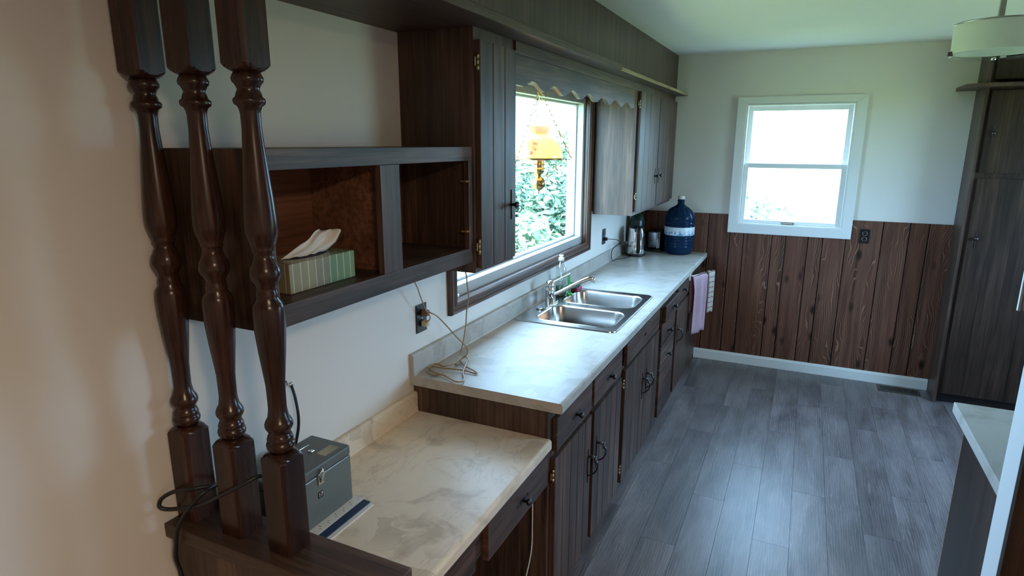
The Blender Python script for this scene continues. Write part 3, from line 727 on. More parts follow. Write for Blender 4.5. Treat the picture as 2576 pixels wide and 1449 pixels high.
# far wall cabinet
c2 = T('wall_cabinet', 'dark oak two-door wall cabinet in the far corner above the kettle', 'cabinet', (0, 2.13, 1.305))
fy0 = 2.125
BX(0.024, cf - 0.02, fy0, fy0 + 0.018, 1.306, ZT).build('side_panel', 'oakw_z', c2)
BX(0.0, cf - 0.02, L - 0.02, L - 0.001, 1.306, ZT).build('side_panel', 'oak_z', c2)
BX(0.002, cf - 0.02, fy0 + 0.018, L - 0.02, 1.322, 1.34).build('bottom_panel', 'oak_y', c2)
BX(0.002, 0.014, fy0 + 0.018, L - 0.02, 1.34, ZT).build('back_panel', 'oak_z', c2)
mb = BX(cf - 0.02, cf, fy0, fy0 + 0.04, 1.306, ZT); mb.box(cf - 0.02, cf, L - 0.04, L - 0.001, 1.306, ZT); mb.box(cf - 0.02, cf, fy0 + 0.04, L - 0.04, 1.306, 1.35); mb.box(cf - 0.02, cf, fy0 + 0.04, L - 0.04, 2.06, ZT); mb.box(cf - 0.02, cf, 2.68, 2.74, 1.35, 2.06)
mb.build('face_frame', 'oak_z', c2)
boards_door(c2, 'door', cf + 0.0015, cf + 0.020, 2.150, 2.705, 1.330, 2.088, 4, hinge=(2.150, (2.01, 1.43)), knob=(2.650, 1.54))
boards_door(c2, 'door', cf + 0.0015, cf + 0.020, 2.722, 3.320, 1.330, 2.088, 4, knob=(2.765, 1.54))

# ================================================================== COUNTERS
H = 0.900; DX = 0.625
ct = T('countertop', 'long cream marbled laminate countertop with backsplash, around the sink', 'countertop', (0, 0, 0.862))
def nose(x0, x1, z, th):
    r = 0.012; pts = [(x0, z - th), (x1 - 0.003, z - th)]
    pts += [(x1, z - th + 0.003)]
    for k in range(7): a = PI / 2 * k / 6; pts.append((x1 - r + r * math.cos(a), z - r + r * math.sin(a)))
    pts.append((x0, z)); return pts
hx0, hx1, hy0, hy1 = 0.062, 0.540, 0.880, 1.630
cs = MB(); cs.prism(nose(hx1, DX, H, 0.038), 'y', 0.0, L - 0.017)
cs.box(0.0005, hx1, 0.0, hy0, H - 0.038, H); cs.box(0.0005, hx1, hy1, L - 0.017, H - 0.038, H); cs.box(0.0005, hx0, hy0, hy1, H - 0.038, H)
cs.build('slab', 'counter', ct)
def splash(z0, h):
    r = 0.010; pts = [(0.0006, z0), (0.0225, z0), (0.0205, z0 + 0.004), (0.0195, z0 + 0.012)]
    for k in range(6): a = PI / 2 * k / 5; pts.append((0.0195 - r + r * math.cos(a), z0 + h - r + r * math.sin(a)))
    pts.append((0.0006, z0 + h)); return pts
MB().prism(splash(H + 0.0002, 0.085), 'y', 0.0, L - 0.017).build('backsplash', 'counter', ct)
dk = T('writing_desk', 'lower beige marbled laminate desk top beside the half wall', 'desk', (0, -0.89, 0.7126))
DZ, DW = 0.7506, 0.581
ds = MB(); ds.prism(nose(0.30, DW, DZ, 0.038), 'y', -0.894, 0.018); ds.box(0.0005, 0.30, -0.894, 0.018, DZ - 0.038, DZ); ds.build('slab', 'desk', dk)
MB().prism(splash(DZ + 0.0002, 0.080), 'y', -0.894, 0.018).build('backsplash', 'desk', dk)
# ================================================================== BASE CABINETS
XF = 0.566; XD0, XD1 = 0.5675, 0.587
def base_body(th, y0, y1, side_mat='oakw_z', splits=(), rails=(0.672,)):
    BX(0.004, XF - 0.02, y0, y0 + 0.018, 0.0, 0.8615).build('side_panel', side_mat, th)
    BX(0.004, XF - 0.02, y1 - 0.018, y1, 0.0, 0.8615).build('side_panel', 'oak_z', th)
    BX(0.004, XF - 0.02, y0 + 0.018, y1 - 0.018, 0.04, 0.058).build('bottom_panel', 'oak_y', th)
    BX(0.004, 0.012, y0 + 0.018, y1 - 0.018, 0.058, 0.6).build('back_panel', 'oak_z', th)
    mb = BX(XF - 0.02, XF, y0, y0 + 0.04, 0, 0.8615); mb.box(XF - 0.02, XF, y1 - 0.04, y1, 0, 0.8615)
    mb.box(XF - 0.02, XF, y0 + 0.04, y1 - 0.04, 0, 0.07); mb.box(XF - 0.02, XF, y0 + 0.04, y1 - 0.04, 0.80, 0.8615)
    for z in rails: mb.box(XF - 0.02, XF, y0 + 0.04, y1 - 0.04, z - 0.02, z + 0.02)
    for s in splits: mb.box(XF - 0.019, XF - 0.0005, s - 0.025, s + 0.025, 0.07, 0.80)
    mb.build('face_frame', 'oak_z', th)
u1 = T('base_cabinet', 'dark base cabinet with two drawers over two grooved doors beside the desk', 'cabinet', (0.3, 0.02, 0))
base_body(u1, 0.020, 0.955, splits=(0.472,))
drawer(u1, XD0, XD1, 0.056, 0.455, 0.686, 0.815, (0.262, 0.747)); drawer(u1, XD0, XD1, 0.488, 0.915, 0.686, 0.805, (0.712, 0.744))
boards_door(u1, 'door', XD0, XD1, 0.046, 0.460, 0.052, 0.664, 5, hinge=(0.046, (0.595, 0.13)), knob=(0.428, 0.450), style='pull')
boards_door(u1, 'door', XD0, XD1, 0.498, 0.925, 0.052, 0.660, 5, hinge=(0.925, (0.595, 0.13)), knob=(0.545, 0.460), style='pull')
u2 = T('base_cabinet', 'dark base cabinet below the sink with false front and two doors', 'cabinet', (0.3, 0.956, 0))
base_body(u2, 0.956, 1.800, 'oak_z')
d_ = BX(XD0, XD1, 1.010, 1.745, 0.688, 0.800).build('false_front', 'oak_y', u2, 0.0025)
inst('back_plate', ME_PLH, d_, (XD1, 1.385, 0.752), scale=(1, 0.5, 0.8))
boards_door(u2, 'door', XD0, XD1, 0.995, 1.412, 0.052, 0.672, 5, hinge=(0.995, (0.60, 0.13)), knob=(1.372, 0.462), style='pull')
boards_door(u2, 'door', XD0, XD1, 1.420, 1.760, 0.052, 0.668, 4, knob=(1.462, 0.462), style='pull')
u3 = T('base_cabinet', 'dark base cabinet of four stacked drawers right of the sink', 'cabinet', (0.3, 1.801, 0))
base_body(u3, 1.801, 2.300, 'oak_z', rails=(0.685, 0.525, 0.382))
dz = [(0.692, 0.795, 0.0), (0.532, 0.680, 0.0), (0.390, 0.522, 0.0), (0.06, 0.378, 0.0)]
drawer(u3, XD0 + 0.018, XD1 + 0.018, 1.845, 2.262, 0.692, 0.795, (2.07, 0.75)); BX(0.2, XD0 + 0.017, 1.87, 2.24, 0.705, 0.775).build('drawer_box', 'band', u3)
drawer(u3, XD0, XD1, 1.842, 2.262, 0.532, 0.680, (2.06, 0.592)); drawer(u3, XD0, XD1, 1.842, 2.262, 0.390, 0.522, (2.06, 0.428))
d_ = drawer(u3, XD0, XD1, 1.842, 2.262, 0.06, 0.378); inst('back_plate', ME_PLH, d_, (XD1, 2.05, 0.30), scale=(1, 0.6, 0.3))
u4 = T('base_cabinet', 'dark base cabinet at the far end behind the hanging towels', 'cabinet', (0.3, 2.301, 0))
base_body(u4, 2.301, L - 0.018, 'oak_z', splits=(2.82,))
drawer(u4, XD0, XD1, 2.335, 2.775, 0.688, 0.798, (2.53, 0.758))
boards_door(u4, 'door', XD0, XD1, 2.330, 2.790, 0.052, 0.664, 1, knob=(2.365, 0.472), style='pull')
BX(XD0 - 0.001, XD1 - 0.012, 2.85, L - 0.020, 0.03, 0.80).build('end_panel', 'oak_z', u4)
# desk apron drawers
da = T('desk_apron', 'dark wood apron with drawers hung below the desk top', 'desk drawers', (0.3, -0.89, 0.57))
BX(0.10, 0.553, -0.892, 0.018, 0.600, 0.7122).build('apron', 'oak_y', da)
drawer(da, 0.5535, 0.574, -0.453, 0.005, 0.578, 0.705, (-0.21, 0.640))
drawer(da, 0.5535, 0.5575, -0.885, -0.500, 0.575, 0.705)
# ================================================================== SINK + FAUCET
sk = T('double_sink', 'double-bowl stainless steel sink set into the counter', 'sink', (0.3, 1.255, 0.9))
def sink_rim():
    bm = bmesh.new()
    ZR = 0.9055
    def loop(pts, z):
        vs = [bm.verts.new((x, y, z)) for x, y in pts]; return vs, [bm.edges.new((vs[i], vs[(i + 1) % len(vs)])) for i in range(len(vs))]
    o0, _ = loop(rrect(0.036, 0.560, 0.853, 1.655, 0.035), 0.9004)
    o1, _ = loop(rrect(0.038, 0.558, 0.855, 1.653, 0.034), 0.906)
    o2, e2 = loop(rrect(0.046, 0.550, 0.863, 1.645, 0.03), ZR)
    for a, b in ((o0, o1), (o1, o2)):
        for i in range(len(a)): bm.faces.new((a[i], a[(i + 1) % len(a)], b[(i + 1) % len(a)], b[i]))
    es = list(e2)
    for (y0, y1) in BOWLS:
        _, e = loop(rrect(0.112, 0.526, y0, y1, 0.07, 8), ZR); es += e
    bmesh.ops.triangle_fill(bm, edges=es, use_beauty=True)
    bmesh.ops.recalc_face_normals(bm, faces=bm.faces)
    for v in bm.verts: v.co -= ORG[sk.name]
    me = bpy.data.meshes.new('rim'); bm.to_mesh(me); bm.free(); me.materials.append(M['steel'])
    o = bpy.data.objects.new('rim', me); COL.objects.link(o); o.parent = sk; ORG['rim'] = ORG[sk.name]
BOWLS = [(0.905, 1.222), (1.288, 1.605)]
sink_rim()
for y0, y1 in BOWLS:
    rings = []
    for z, ins, r in ((0.9055, -0.001, 0.071), (0.9075, 0.002, 0.069), (0.9065, 0.006, 0.066), (0.898, 0.010, 0.063), (0.80, 0.020, 0.058), (0.755, 0.028, 0.052), (0.738, 0.042, 0.045), (0.732, 0.066, 0.036), (0.730, 0.10, 0.03)):
        rings.append([(x, y, z) for x, y in rrect(0.112 + ins, 0.526 - ins, y0 + ins, y1 - ins, r, 8)])
    n = len(rings[0]); vs = [v for r in rings for v in r]; fs = []
    for i in range(len(rings) - 1):
        for k in range(n): fs.append((i * n + k, i * n + (k + 1) % n, (i + 1) * n + (k + 1) % n, (i + 1) * n + k))
    fs.append(tuple((len(rings) - 1) * n + k for k in range(n)))
    b = MB().add(vs, fs, True).build('bowl', 'steel', sk)
    MB().lathe([(0.7295, 0.04), (0.732, 0.042), (0.7325, 0.036), (0.7305, 0.028), (0.7305, 0.001)], (0.30, (y0 + y1) / 2, 0), 24).build('drain', 'chrome', b)
fa = T('faucet', 'chrome single-lever kitchen faucet behind the double sink', 'faucet', (0.085, 1.19, 0.9055))
pl = MB(); pp = rrect(0.055, 0.112, 1.075, 1.305, 0.028, 6)
pl.prism(pp, 'z', 0.9062, 0.914); pl.build('base_plate', 'chrome', fa, 0.003)
MB().lathe([(0.914, 0.027), (0.917, 0.027), (0.919, 0.024), (0.955, 0.024), (0.957, 0.0225), (0.960, 0.024), (1.005, 0.0245), (1.008, 0.023), (1.012, 0.0245), (1.030, 0.0245), (1.040, 0.019), (1.043, 0.008), (1.0435, 0)], (0.098, 1.188, 0), 28).build('body', 'chrome', fa)
sp = smooth_path([(0.105, 1.192, 0.958), (0.16, 1.213, 0.986), (0.235, 1.243, 1.030), (0.285, 1.263, 1.055), (0.310, 1.273, 1.058)], 8)
spo = MB().tube(sp, [0.011] * len(sp), 14).build('spout', 'chrome', fa)
MB().lathe([(1.036, 0.010), (1.040, 0.0115), (1.060, 0.0115), (1.064, 0.008)], (0.315, 1.275, 0), 16).build('aerator', 'chrome', spo)
lv = smooth_path([(0.100, 1.190, 1.030), (0.125, 1.208, 1.040), (0.155, 1.238, 1.057), (0.187, 1.268, 1.073)], 6)
MB().tube(lv, [0.008 - 0.002 * math.sin(i / len(lv) * PI) for i in range(len(lv))], 12, flat=0.6).build('lever', 'chrome', fa)
# soap bottle
bo = T('dish_soap_bottle', 'clear dish soap bottle with white cap and green liquid behind the faucet', 'bottle', (0.072, 1.425, 0.9062))
bz = 0.9065
MB().lathe([(bz, 0.026), (bz + 0.003, 0.031), (bz + 0.10, 0.032), (bz + 0.15, 0.0315), (bz + 0.168, 0.030), (bz + 0.182, 0.024), (bz + 0.195, 0.017), (bz + 0.203, 0.0145), (bz + 0.205, 0.0145)], (0.072, 1.425, 0), 28).build('body', 'bottle', bo)
MB().lathe([(bz + 0.002, 0.024), (bz + 0.004, 0.0285), (bz + 0.055, 0.0290), (bz + 0.0552, 0)], (0.072, 1.425, 0), 24).build('soap', 'soap', bo)
MB().lathe([(bz + 0.203, 0.0165), (bz + 0.222, 0.0165), (bz + 0.224, 0.011), (bz + 0.230, 0.010), (bz + 0.231, 0.013), (bz + 0.237, 0.013), (bz + 0.238, 0)], (0.072, 1.425, 0), 20).build('cap', 'whiteplastic', bo)
br = T('dish_brush', 'bright green dish brush handle standing beside the soap bottle', 'brush', (0.118, 1.44, 0.9062))
hd = smooth_path([(0.118, 1.448, 0.918), (0.116, 1.447, 0.96), (0.113, 1.445, 1.005), (0.111, 1.443, 1.030)], 4)
MB().tube(hd, [0.0095 + 0.004 * math.sin(i / len(hd) * PI) for i in range(len(hd))], 10, flat=0.6).build('handle', 'greenpl', br)
MB().lathe([(0.907, 0.017), (0.914, 0.019), (0.920, 0.014), (0.924, 0.008)], (0.118, 1.448, 0), 14).build('head', 'greenpl', br)
sg = T('sponge', 'pink sponge lying at the back corner of the sink', 'sponge', (0.115, 1.60, 0.9065))
mb = MB(); mb.prism(rrect(0.088, 0.140, 1.530, 1.615, 0.012, 4), 'z', 0.9075, 0.930); mb.build('foam', 'sponge', sg, 0.004)
sc_ = tag(MB().prism(rrect(0.070, 0.130, 1.500, 1.620, 0.025, 5), 'z', 0.9305, 0.948).build('scouring_pad', 'scour', None, 0.005, org=(0.1, 1.56, 0.9305)), 'dark green scouring pad lying on top of the pink sponge', 'scouring pad')
# ================================================================== THINGS AT THE FAR END OF THE COUNTER
kt = T('electric_kettle', 'stainless steel electric kettle with black handle on black base', 'kettle', (0.125, 2.94, 0.9))
kx, ky = 0.125, 2.945
MB().lathe([(0.9003, 0.072), (0.903, 0.075), (0.916, 0.076), (0.919, 0.073)], (kx, ky, 0), 36).build('power_base', 'black', kt)
MB().lathe([(0.919, 0.0735), (0.922, 0.0745), (0.960, 0.0735), (1.02, 0.069), (1.08, 0.061), (1.115, 0.055), (1.119, 0.053)], (kx, ky, 0), 40).build('body', 'chrome', kt)
MB().lathe([(1.1185, 0.0535), (1.122, 0.053), (1.129, 0.046), (1.131, 0.02), (1.1315, 0)], (kx, ky, 0), 32).build('lid', 'black', kt)
_d = Vector((0.45, -0.89, 0)).normalized()
hp = [Vector((kx, ky, z)) + _d * r for z, r in ((1.115, 0.050), (1.122, 0.078), (1.105, 0.098), (1.05, 0.104), (0.98, 0.100), (0.945, 0.090), (0.938, 0.072))]
MB().tube(smooth_path(hp, 5), 0.014, 10).build('handle', 'black', kt)
MB().lathe([(0.930, 0.004), (0.934, 0.012), (0.943, 0.012), (0.946, 0.004)], tuple(Vector((kx, ky, 0)) + _d * 0.086), 12).build('switch', 'nickel', kt)
gj = T('green_canister', 'dark green canister bottle in the corner behind the kettle', 'canister', (0.085, 3.12, 0.9))
MB().lathe([(0.9003, 0.056), (0.905, 0.060), (1.155, 0.060), (1.165, 0.058), (1.20, 0.040), (1.215, 0.024), (1.235, 0.022)], (0.085, 3.12, 0), 32).build('body', 'greenjar', gj)
MB().lathe([(1.235, 0.026), (1.262, 0.026), (1.265, 0.02)], (0.085, 3.12, 0), 24).build('cap', 'greenjar', gj)
ts = T('toaster', 'black toaster with quilted chrome end panel between the kettle and water jug', 'toaster', (0.215, 3.24, 0.9))
BX(0.150, 0.280, 3.165, 3.310, 0.9005, 0.922).build('base', 'black', ts, 0.006)
BX(0.155, 0.274, 3.170, 3.305, 0.922, 1.075).build('body', 'black', ts, 0.014, seg=3)
BX(0.170, 0.240, 3.1655, 3.170, 0.935, 1.060).build('end_panel', 'quilt', ts, 0.002)
BX(0.2405, 0.252, 3.163, 3.172, 0.930, 1.062).build('chrome_strip', 'chrome', ts, 0.003)
BX(0.258, 0.264, 3.160, 3.172, 0.935, 1.060).build('lever_slot', 'chrome', ts, 0.002)
BX(0.254, 0.270, 3.150, 3.166, 1.020, 1.030).build('lever', 'black', ts, 0.003)
jg = T('water_jug', 'large blue plastic water jug standing in the corner of the counter', 'water jug', (0.412, 3.195, 0.9))
jp = [(0.9003, 0.088), (0.908, 0.106), (0.925, 0.1135), (0.955, 0.1145)]
z = 0.955
for k in range(4): jp += [(z + 0.004, 0.1165), (z + 0.012, 0.1175), (z + 0.018, 0.1135), (z + 0.023, 0.1135)]; z += 0.024
jp += [(1.055, 0.117), (1.122, 0.117), (1.128, 0.1135), (1.136, 0.1135), (1.142, 0.117), (1.152, 0.117), (1.156, 0.114), (1.163, 0.114), (1.168, 0.117), (1.20, 0.115), (1.225, 0.107), (1.25, 0.090), (1.27, 0.066), (1.285, 0.042), (1.295, 0.029), (1.303, 0.026), (1.318, 0.026), (1.320, 0.029), (1.326, 0.029), (1.328, 0.026), (1.345, 0.026)]
MB().lathe(jp, (0.412, 3.195, 0), 44).build('body', 'jug', jg)
MB().lathe([(1.056, 0.1176), (1.057, 0.1179), (1.120, 0.1179), (1.121, 0.1176)], (0.412, 3.195, 0), 44, cap=False).build('label_band', 'juglabel', jg)
MB().lathe([(1.336, 0.0275), (1.358, 0.0275), (1.362, 0.024), (1.3625, 0)], (0.412, 3.195, 0), 24).build('cap', 'whiteplastic', jg)
rc = Vector((0.412, 3.195, 1.185)); dd = Vector((0.62, -0.78, 0)).normalized(); tt = Vector((0.78, 0.62, 0))
MB().tube([rc + dd * 0.114 + tt * 0.026 * math.cos(a) + Vector((0, 0, 0.026 * math.sin(a))) for a in [2 * PI * k / 24 for k in range(24)]], 0.004, 8, closed=True).build('grip_ring', 'jug', jg)
for k in range(7):
    a = -PI / 2 + (k - 3) * 0.42
    rib = [Vector((0.412 + math.cos(a) * r, 3.195 + math.sin(a) * r, z)) for z, r in ((1.215, 0.1115), (1.240, 0.098), (1.262, 0.077), (1.272, 0.062))]
    MB().tube(smooth_path(rib, 3), 0.0035, 6).build('rib', 'jug', jg)
# ================================================================== OUTLETS AND CORDS
def outlet(label, face, c):
    t = T('wall_outlet', label, 'outlet', c)
    x, y, z = c
    if face == 'x':
        BX(x + 0.0005, x + 0.006, y - 0.035, y + 0.035, z - 0.056, z + 0.056).build('plate', 'grey_plate', t, 0.002)
        for dz_ in (0.02, -0.02):
            MB().prism([(y + 0.0155 * math.cos(a), z + dz_ + 0.0145 * math.sin(a)) for a in [2 * PI * k / 16 for k in range(16)]], 'x', x + 0.006, x + 0.0085).build('socket', 'black', t)
        MB().lathe([(0.006, 0.003), (0.0075, 0.003)], (x, y, z), 8, 'x').build('screw', 'nickel', t)
    else:
        BX(x - 0.035, x + 0.035, y - 0.006, y - 0.0005, z - 0.053, z + 0.053).build('plate', 'grey_plate', t, 0.002)
        for dz_ in (0.02, -0.02):
            MB().prism([(x + 0.0155 * math.cos(a), z + dz_ + 0.0145 * math.sin(a)) for a in [2 * PI * k / 16 for k in range(16)]], 'y', y - 0.0085, y - 0.006).build('socket', 'black', t)
            MB().tube([(x + 0.0155 * math.cos(a), y - 0.0085, z + dz_ + 0.0145 * math.sin(a)) for a in [2 * PI * k / 16 for k in range(16)]], 0.0012, 5, closed=True).build('socket_ring', 'nickel', t)
    return t
outlet('black wall outlet with two plugs, above the coiled cord', 'x', (0, 0.085, 1.108))
outlet('black wall outlet with the kettle plug, right of the window', 'x', (0, 2.472, 1.106))
outlet('black wall outlet on the wood wainscot, right of the far window', 'y', (1.725, L - 0.016, 1.109))
cu = [(0.035,0.064,1.102),(0.045,0.074,1.105),(0.050,0.076,1.119),(0.045,0.073,1.133),(0.040,0.059,1.154),(0.050,0.024,1.196),(0.060,-0.015,1.250),(0.070,-0.048,1.286),(0.075,-0.06,1.330),(0.078,-0.062,1.3995)]
t = T('lamp_cord', 'thin gold cord with ivory plug rising behind the open shelf', 'cord', (0.03, 0.06, 1.088))
MB().tube(smooth_path(cu, 5), 0.0024, 6).build('cable', 'cordgold', t)
BX(0.0088, 0.034, 0.072, 0.098, 1.076, 1.100).build('plug', 'plugwhite', t, 0.005); MB().tube([(0.03, 0.084, 1.09), (0.036, 0.07, 1.10)], 0.006, 8).build('strain_relief', 'plugwhite', t)
cd_ = [(0.030,0.086,1.130),(0.040,0.078,1.137),(0.050,0.080,1.135),(0.060,0.107,1.117),(0.075,0.141,1.078),(0.090,0.190,1.020),(0.100,0.237,0.973),(0.110,0.256,0.942),(0.115,0.242,0.926),(0.102,0.231,0.915),(0.102,0.208,0.910),(0.149,0.163,0.908),(0.221,0.126,0.907),(0.220,0.114,0.906),(0.168,0.117,0.908),(0.087,0.096,0.912),(0.045,0.094,0.912),(0.042,0.074,0.908),(0.081,0.051,0.908),(0.132,0.040,0.907),(0.196,0.007,0.907),(0.221,0.018,0.907),(0.212,0.048,0.908),(0.181,0.093,0.910),(0.149,0.176,0.914),(0.143,0.204,0.918),(0.119,0.223,0.922),(0.107,0.203,0.916),(0.105,0.161,0.912),(0.083,0.115,0.912),(0.048,0.129,0.910),(0.032,0.122,0.910),(0.030,0.100,0.908),(0.038,0.062,0.907),(0.066,0.035,0.906),(0.095,0.036,0.905),(0.103,0.070,0.905)]
cw_ = [(0.110,0.215,1.325),(0.120,0.234,1.266),(0.115,0.252,1.215),(0.110,0.271,1.159),(0.100,0.271,1.099),(0.095,0.272,1.046),(0.090,0.265,0.994),(0.088,0.251,0.955),(0.080,0.251,0.925),(0.090,0.213,0.912),(0.108,0.159,0.908),(0.113,0.180,0.906)]
t = T('extension_cord', 'gold cord with brown plug coiled on the counter below the outlet', 'cord', (0.1, 0.1, 0.9))
MB().tube(smooth_path(cd_, 5), 0.0030, 6).build('cable', 'cordgold', t)
MB().tube(smooth_path(cw_, 5), 0.0026, 6).build('cable', 'cordgold', t)
BX(0.0088, 0.036, 0.072, 0.098, 1.118, 1.142).build('plug', 'plugbrown', t, 0.005)
kc = [(0.028,2.478,1.088),(0.045,2.53,1.081),(0.060,2.627,1.063),(0.065,2.704,1.034),(0.070,2.80,0.997),(0.075,2.862,0.977),(0.068,2.872,0.984),(0.064,2.83,1.009),(0.055,2.721,1.023),(0.050,2.604,1.015),(0.042,2.563,0.987),(0.035,2.575,0.94),(0.036,2.62,0.906),(0.045,2.691,0.9032),(0.085,2.76,0.9032),(0.108,2.855,0.9032),(0.115,2.872,0.905)]
t = T('kettle_cord', 'black power cord with plug from the outlet to the kettle', 'cord', (0.05, 2.6, 0.9))
MB().tube(smooth_path(kc, 5), 0.0030, 6).build('cable', 'blackrub', t)
BX(0.0088, 0.030, 2.462, 2.488, 1.076, 1.100).build('plug', 'black', t, 0.005)
# coax
t = T('coax_jack', 'small metal cable connector on the wall above the metal box', 'connector', (0.0, -0.612, 1.09))
MB().lathe([(0.0005, 0.010), (0.004, 0.010), (0.0045, 0.006), (0.016, 0.006), (0.0165, 0.0085), (0.026, 0.0085), (0.027, 0.005)], (0, -0.616, 1.092), 6, 'x').build('connector', 'chrome', t)
MB().tube(smooth_path([(0.026,-0.617,1.090),(0.036,-0.6205,1.074),(0.042,-0.621,1.052),(0.050,-0.624,1.012),(0.048,-0.625,0.970),(0.040,-0.634,0.916),(0.034,-0.650,0.849),(0.034,-0.67,0.79),(0.032,-0.72,0.766),(0.028,-0.80,0.7655),(0.03,-0.86,0.80),(0.045,-0.905,0.88),(0.10,-0.909,0.96)], 5), 0.0045, 8).build('cable', 'blackrub', t)
cl = [(0.262,-0.905,1.010),(0.2615,-0.955,1.042),(0.238,-0.990,1.030),(0.185,-1.005,0.998),(0.126,-1.009,0.963),(0.066,-1.012,0.940),(0.027,-1.020,0.930),(0.013,-1.030,0.935),(0.007,-1.030,0.943),(0.016,-1.025,0.960),(0.042,-1.012,0.976),(0.087,-1.000,0.988),(0.112,-0.960,0.982),(0.112,-0.912,0.960),(0.108,-0.902,0.955),(0.111,-0.918,0.962),(0.113,-0.95,0.980),(0.122,-0.995,0.986),(0.099,-1.014,0.957),(0.075,-1.020,0.926),(0.062,-1.030,0.895),(0.053,-1.032,0.858),(0.037,-1.028,0.810),(0.032,-1.020,0.774),(0.036,-1.018,0.741),(0.04,-1.014,0.60),(0.05,-1.012,0.3),(0.06,-1.014,0.01)]
t = tag(MB().tube(smooth_path(cl, 6), 0.0047, 8).build('coax_cable', 'blackrub', None, org=(0.06, -1.0, 0.9)), 'black coaxial cable looped around the balusters and hanging over the half wall', 'cable')
# white cord under desk
t = tag(MB().tube(smooth_path([(0.512, 0.004, 0.594), (0.52, -0.005, 0.5059), (0.52, -0.004, 0.42), (0.52, -0.010, 0.3064), (0.515, -0.05, 0.211), (0.50, -0.09, 0.10), (0.47, -0.10, 0.006)], 6), 0.0036, 8, flat=0.5).build('dangling_wire', 'whiteplastic', None, org=(0.5, 0, 0.3)), 'white cord hanging in the knee space under the desk', 'cord')
# ================================================================== ON THE DESK / SHELF
# tissue box
tb = T('tissue_box', 'striped beige and green tissue box in the open shelf', 'tissue box', (0.170, -0.668, 1.4182))
BX(0.1135, 0.2265, -0.786, -0.552, 1.4185, 1.4905).build('carton', 'carton', tb, 0.0015)
slot = [(0.17 + 0.030 * math.cos(a), -0.675 + 0.072 * math.sin(a)) for a in [2 * PI * k / 24 for k in range(24)]]
MB().prism(slot, 'z', 1.4903, 1.4912).build('slot', 'groove', tb)
tm = MB(); nu, nv = 14, 12; vs = []
EL = [(-0.748, 1.4915), (-0.675, 1.522), (-0.632, 1.540), (-0.598, 1.546)]      # upper-left edge, slot to tip
ER = [(-0.655, 1.4915), (-0.610, 1.4925), (-0.568, 1.512), (-0.556, 1.538)]     # lower-right edge
def along(P_, t):
    k = min(int(t * 3), 2); f_ = t * 3 - k; return (P_[k][0] + (P_[k + 1][0] - P_[k][0]) * f_, P_[k][1] + (P_[k + 1][1] - P_[k][1]) * f_)
for i in range(nu + 1):
    t_ = i / nu; a_, b_ = along(EL, t_), along(ER, t_)
    for j in range(nv + 1):
        v = j / nv; zig = (1 if (j // 3) % 2 else -1) * (0.5 - abs((j % 3) / 3 - 0.5))
        vs.append((0.172 + 0.020 * (v - 0.5) + zig * 0.016 * (0.3 + t_) + 0.006 * math.sin(t_ * 5 + v * 3), a_[0] + (b_[0] - a_[0]) * v, a_[1] + (b_[1] - a_[1]) * v + 0.006 * zig + 0.003 * math.sin(t_ * 9 + v * 7) * min(1, 3 * t_) + 0.004 * t_ * math.sin(v * 3.1)))
fs = [(i * (nv + 1) + j, i * (nv + 1) + j + 1, (i + 1) * (nv + 1) + j + 1, (i + 1) * (nv + 1) + j) for i in range(nu) for j in range(nv)]
to = tm.add(vs, fs, True).build('tissue', 'tissue', tb); sm = to.modifiers.new('s', 'SOLIDIFY'); sm.thickness = 0.0006
# papers
pb = T('paper_booklet', 'white papers with a navy blue strip under the grey metal box', 'papers', (0.15, -0.72, 0.7508))
BX(0.035, 0.268, -0.852, -0.580, 0.7512, 0.7565).build('pages', 'paper', pb)
mb = MB(); mb.prism([(0.2235, 0.7566), (0.2555, 0.7566), (0.2545, 0.7588), (0.2235, 0.7592)], 'y', -0.850, -0.577); mb.build('navy_strip', 'navy', pb)
BX(0.04, 0.2300, -0.850, -0.574, 0.7593, 0.7602).build('top_sheet', 'paper', pb)
for k in range(9):
    y = -0.835 + k * 0.031; BX(0.2135, 0.2215, y, y + 0.0012, 0.7602, 0.7604).build('printed_line', 'ink', pb); BX(0.2035 if k % 2 else 0.2085, 0.2125, y + 0.008, y + 0.0095, 0.7602, 0.7604).build('printed_line', 'ink', pb)
# metal box
bx = T('metal_cash_box', 'grey metal file box with chrome latch standing on papers', 'metal box', (0.125, -0.712, 0.7605))
by0, by1, bx0, bx1 = -0.842, -0.585, 0.056, 0.200
BX(bx0 + 0.001, bx1 - 0.001, by0 + 0.001, by1 - 0.001, 0.7606, 0.900).build('body', 'boxgrey', bx, 0.003)
ld = BX(bx0, bx1, by0, by1, 0.9012, 0.9305).build('lid', 'boxlid', bx, 0.006, seg=3)
BX(0.150, 0.182, -0.668, -0.612, 0.9305, 0.9309).build('torn_sticker', 'tape', ld)
MB().tube(smooth_path([(0.128, -0.748, 0.931), (0.128, -0.744, 0.947), (0.128, -0.735, 0.953), (0.128, -0.68, 0.9535), (0.128, -0.669, 0.948), (0.128, -0.664, 0.931)], 4), 0.0018, 8).build('carry_handle', 'chrome', ld)
for y in (-0.748, -0.664): BX(0.120, 0.136, y - 0.006, y + 0.006, 0.9305, 0.9335).build('handle_mount', 'chrome', ld, 0.0008)
la = BX(bx1 - 0.001, bx1 + 0.003, -0.720, -0.700, 0.874, 0.908).build('latch', 'chrome', bx, 0.001)
MB().tube(smooth_path([(bx1 + 0.003, -0.710, 0.918), (bx1 + 0.009, -0.710, 0.914), (bx1 + 0.010, -0.710, 0.900), (bx1 + 0.006, -0.710, 0.886), (bx1 + 0.003, -0.710, 0.880)], 4), 0.006, 8, flat=0.4).build('latch_lever', 'chrome', la)
st = BX(bx1 - 0.001, bx1 + 0.0004, -0.722, -0.704, 0.834, 0.852).build('number_sticker', 'black', bx)
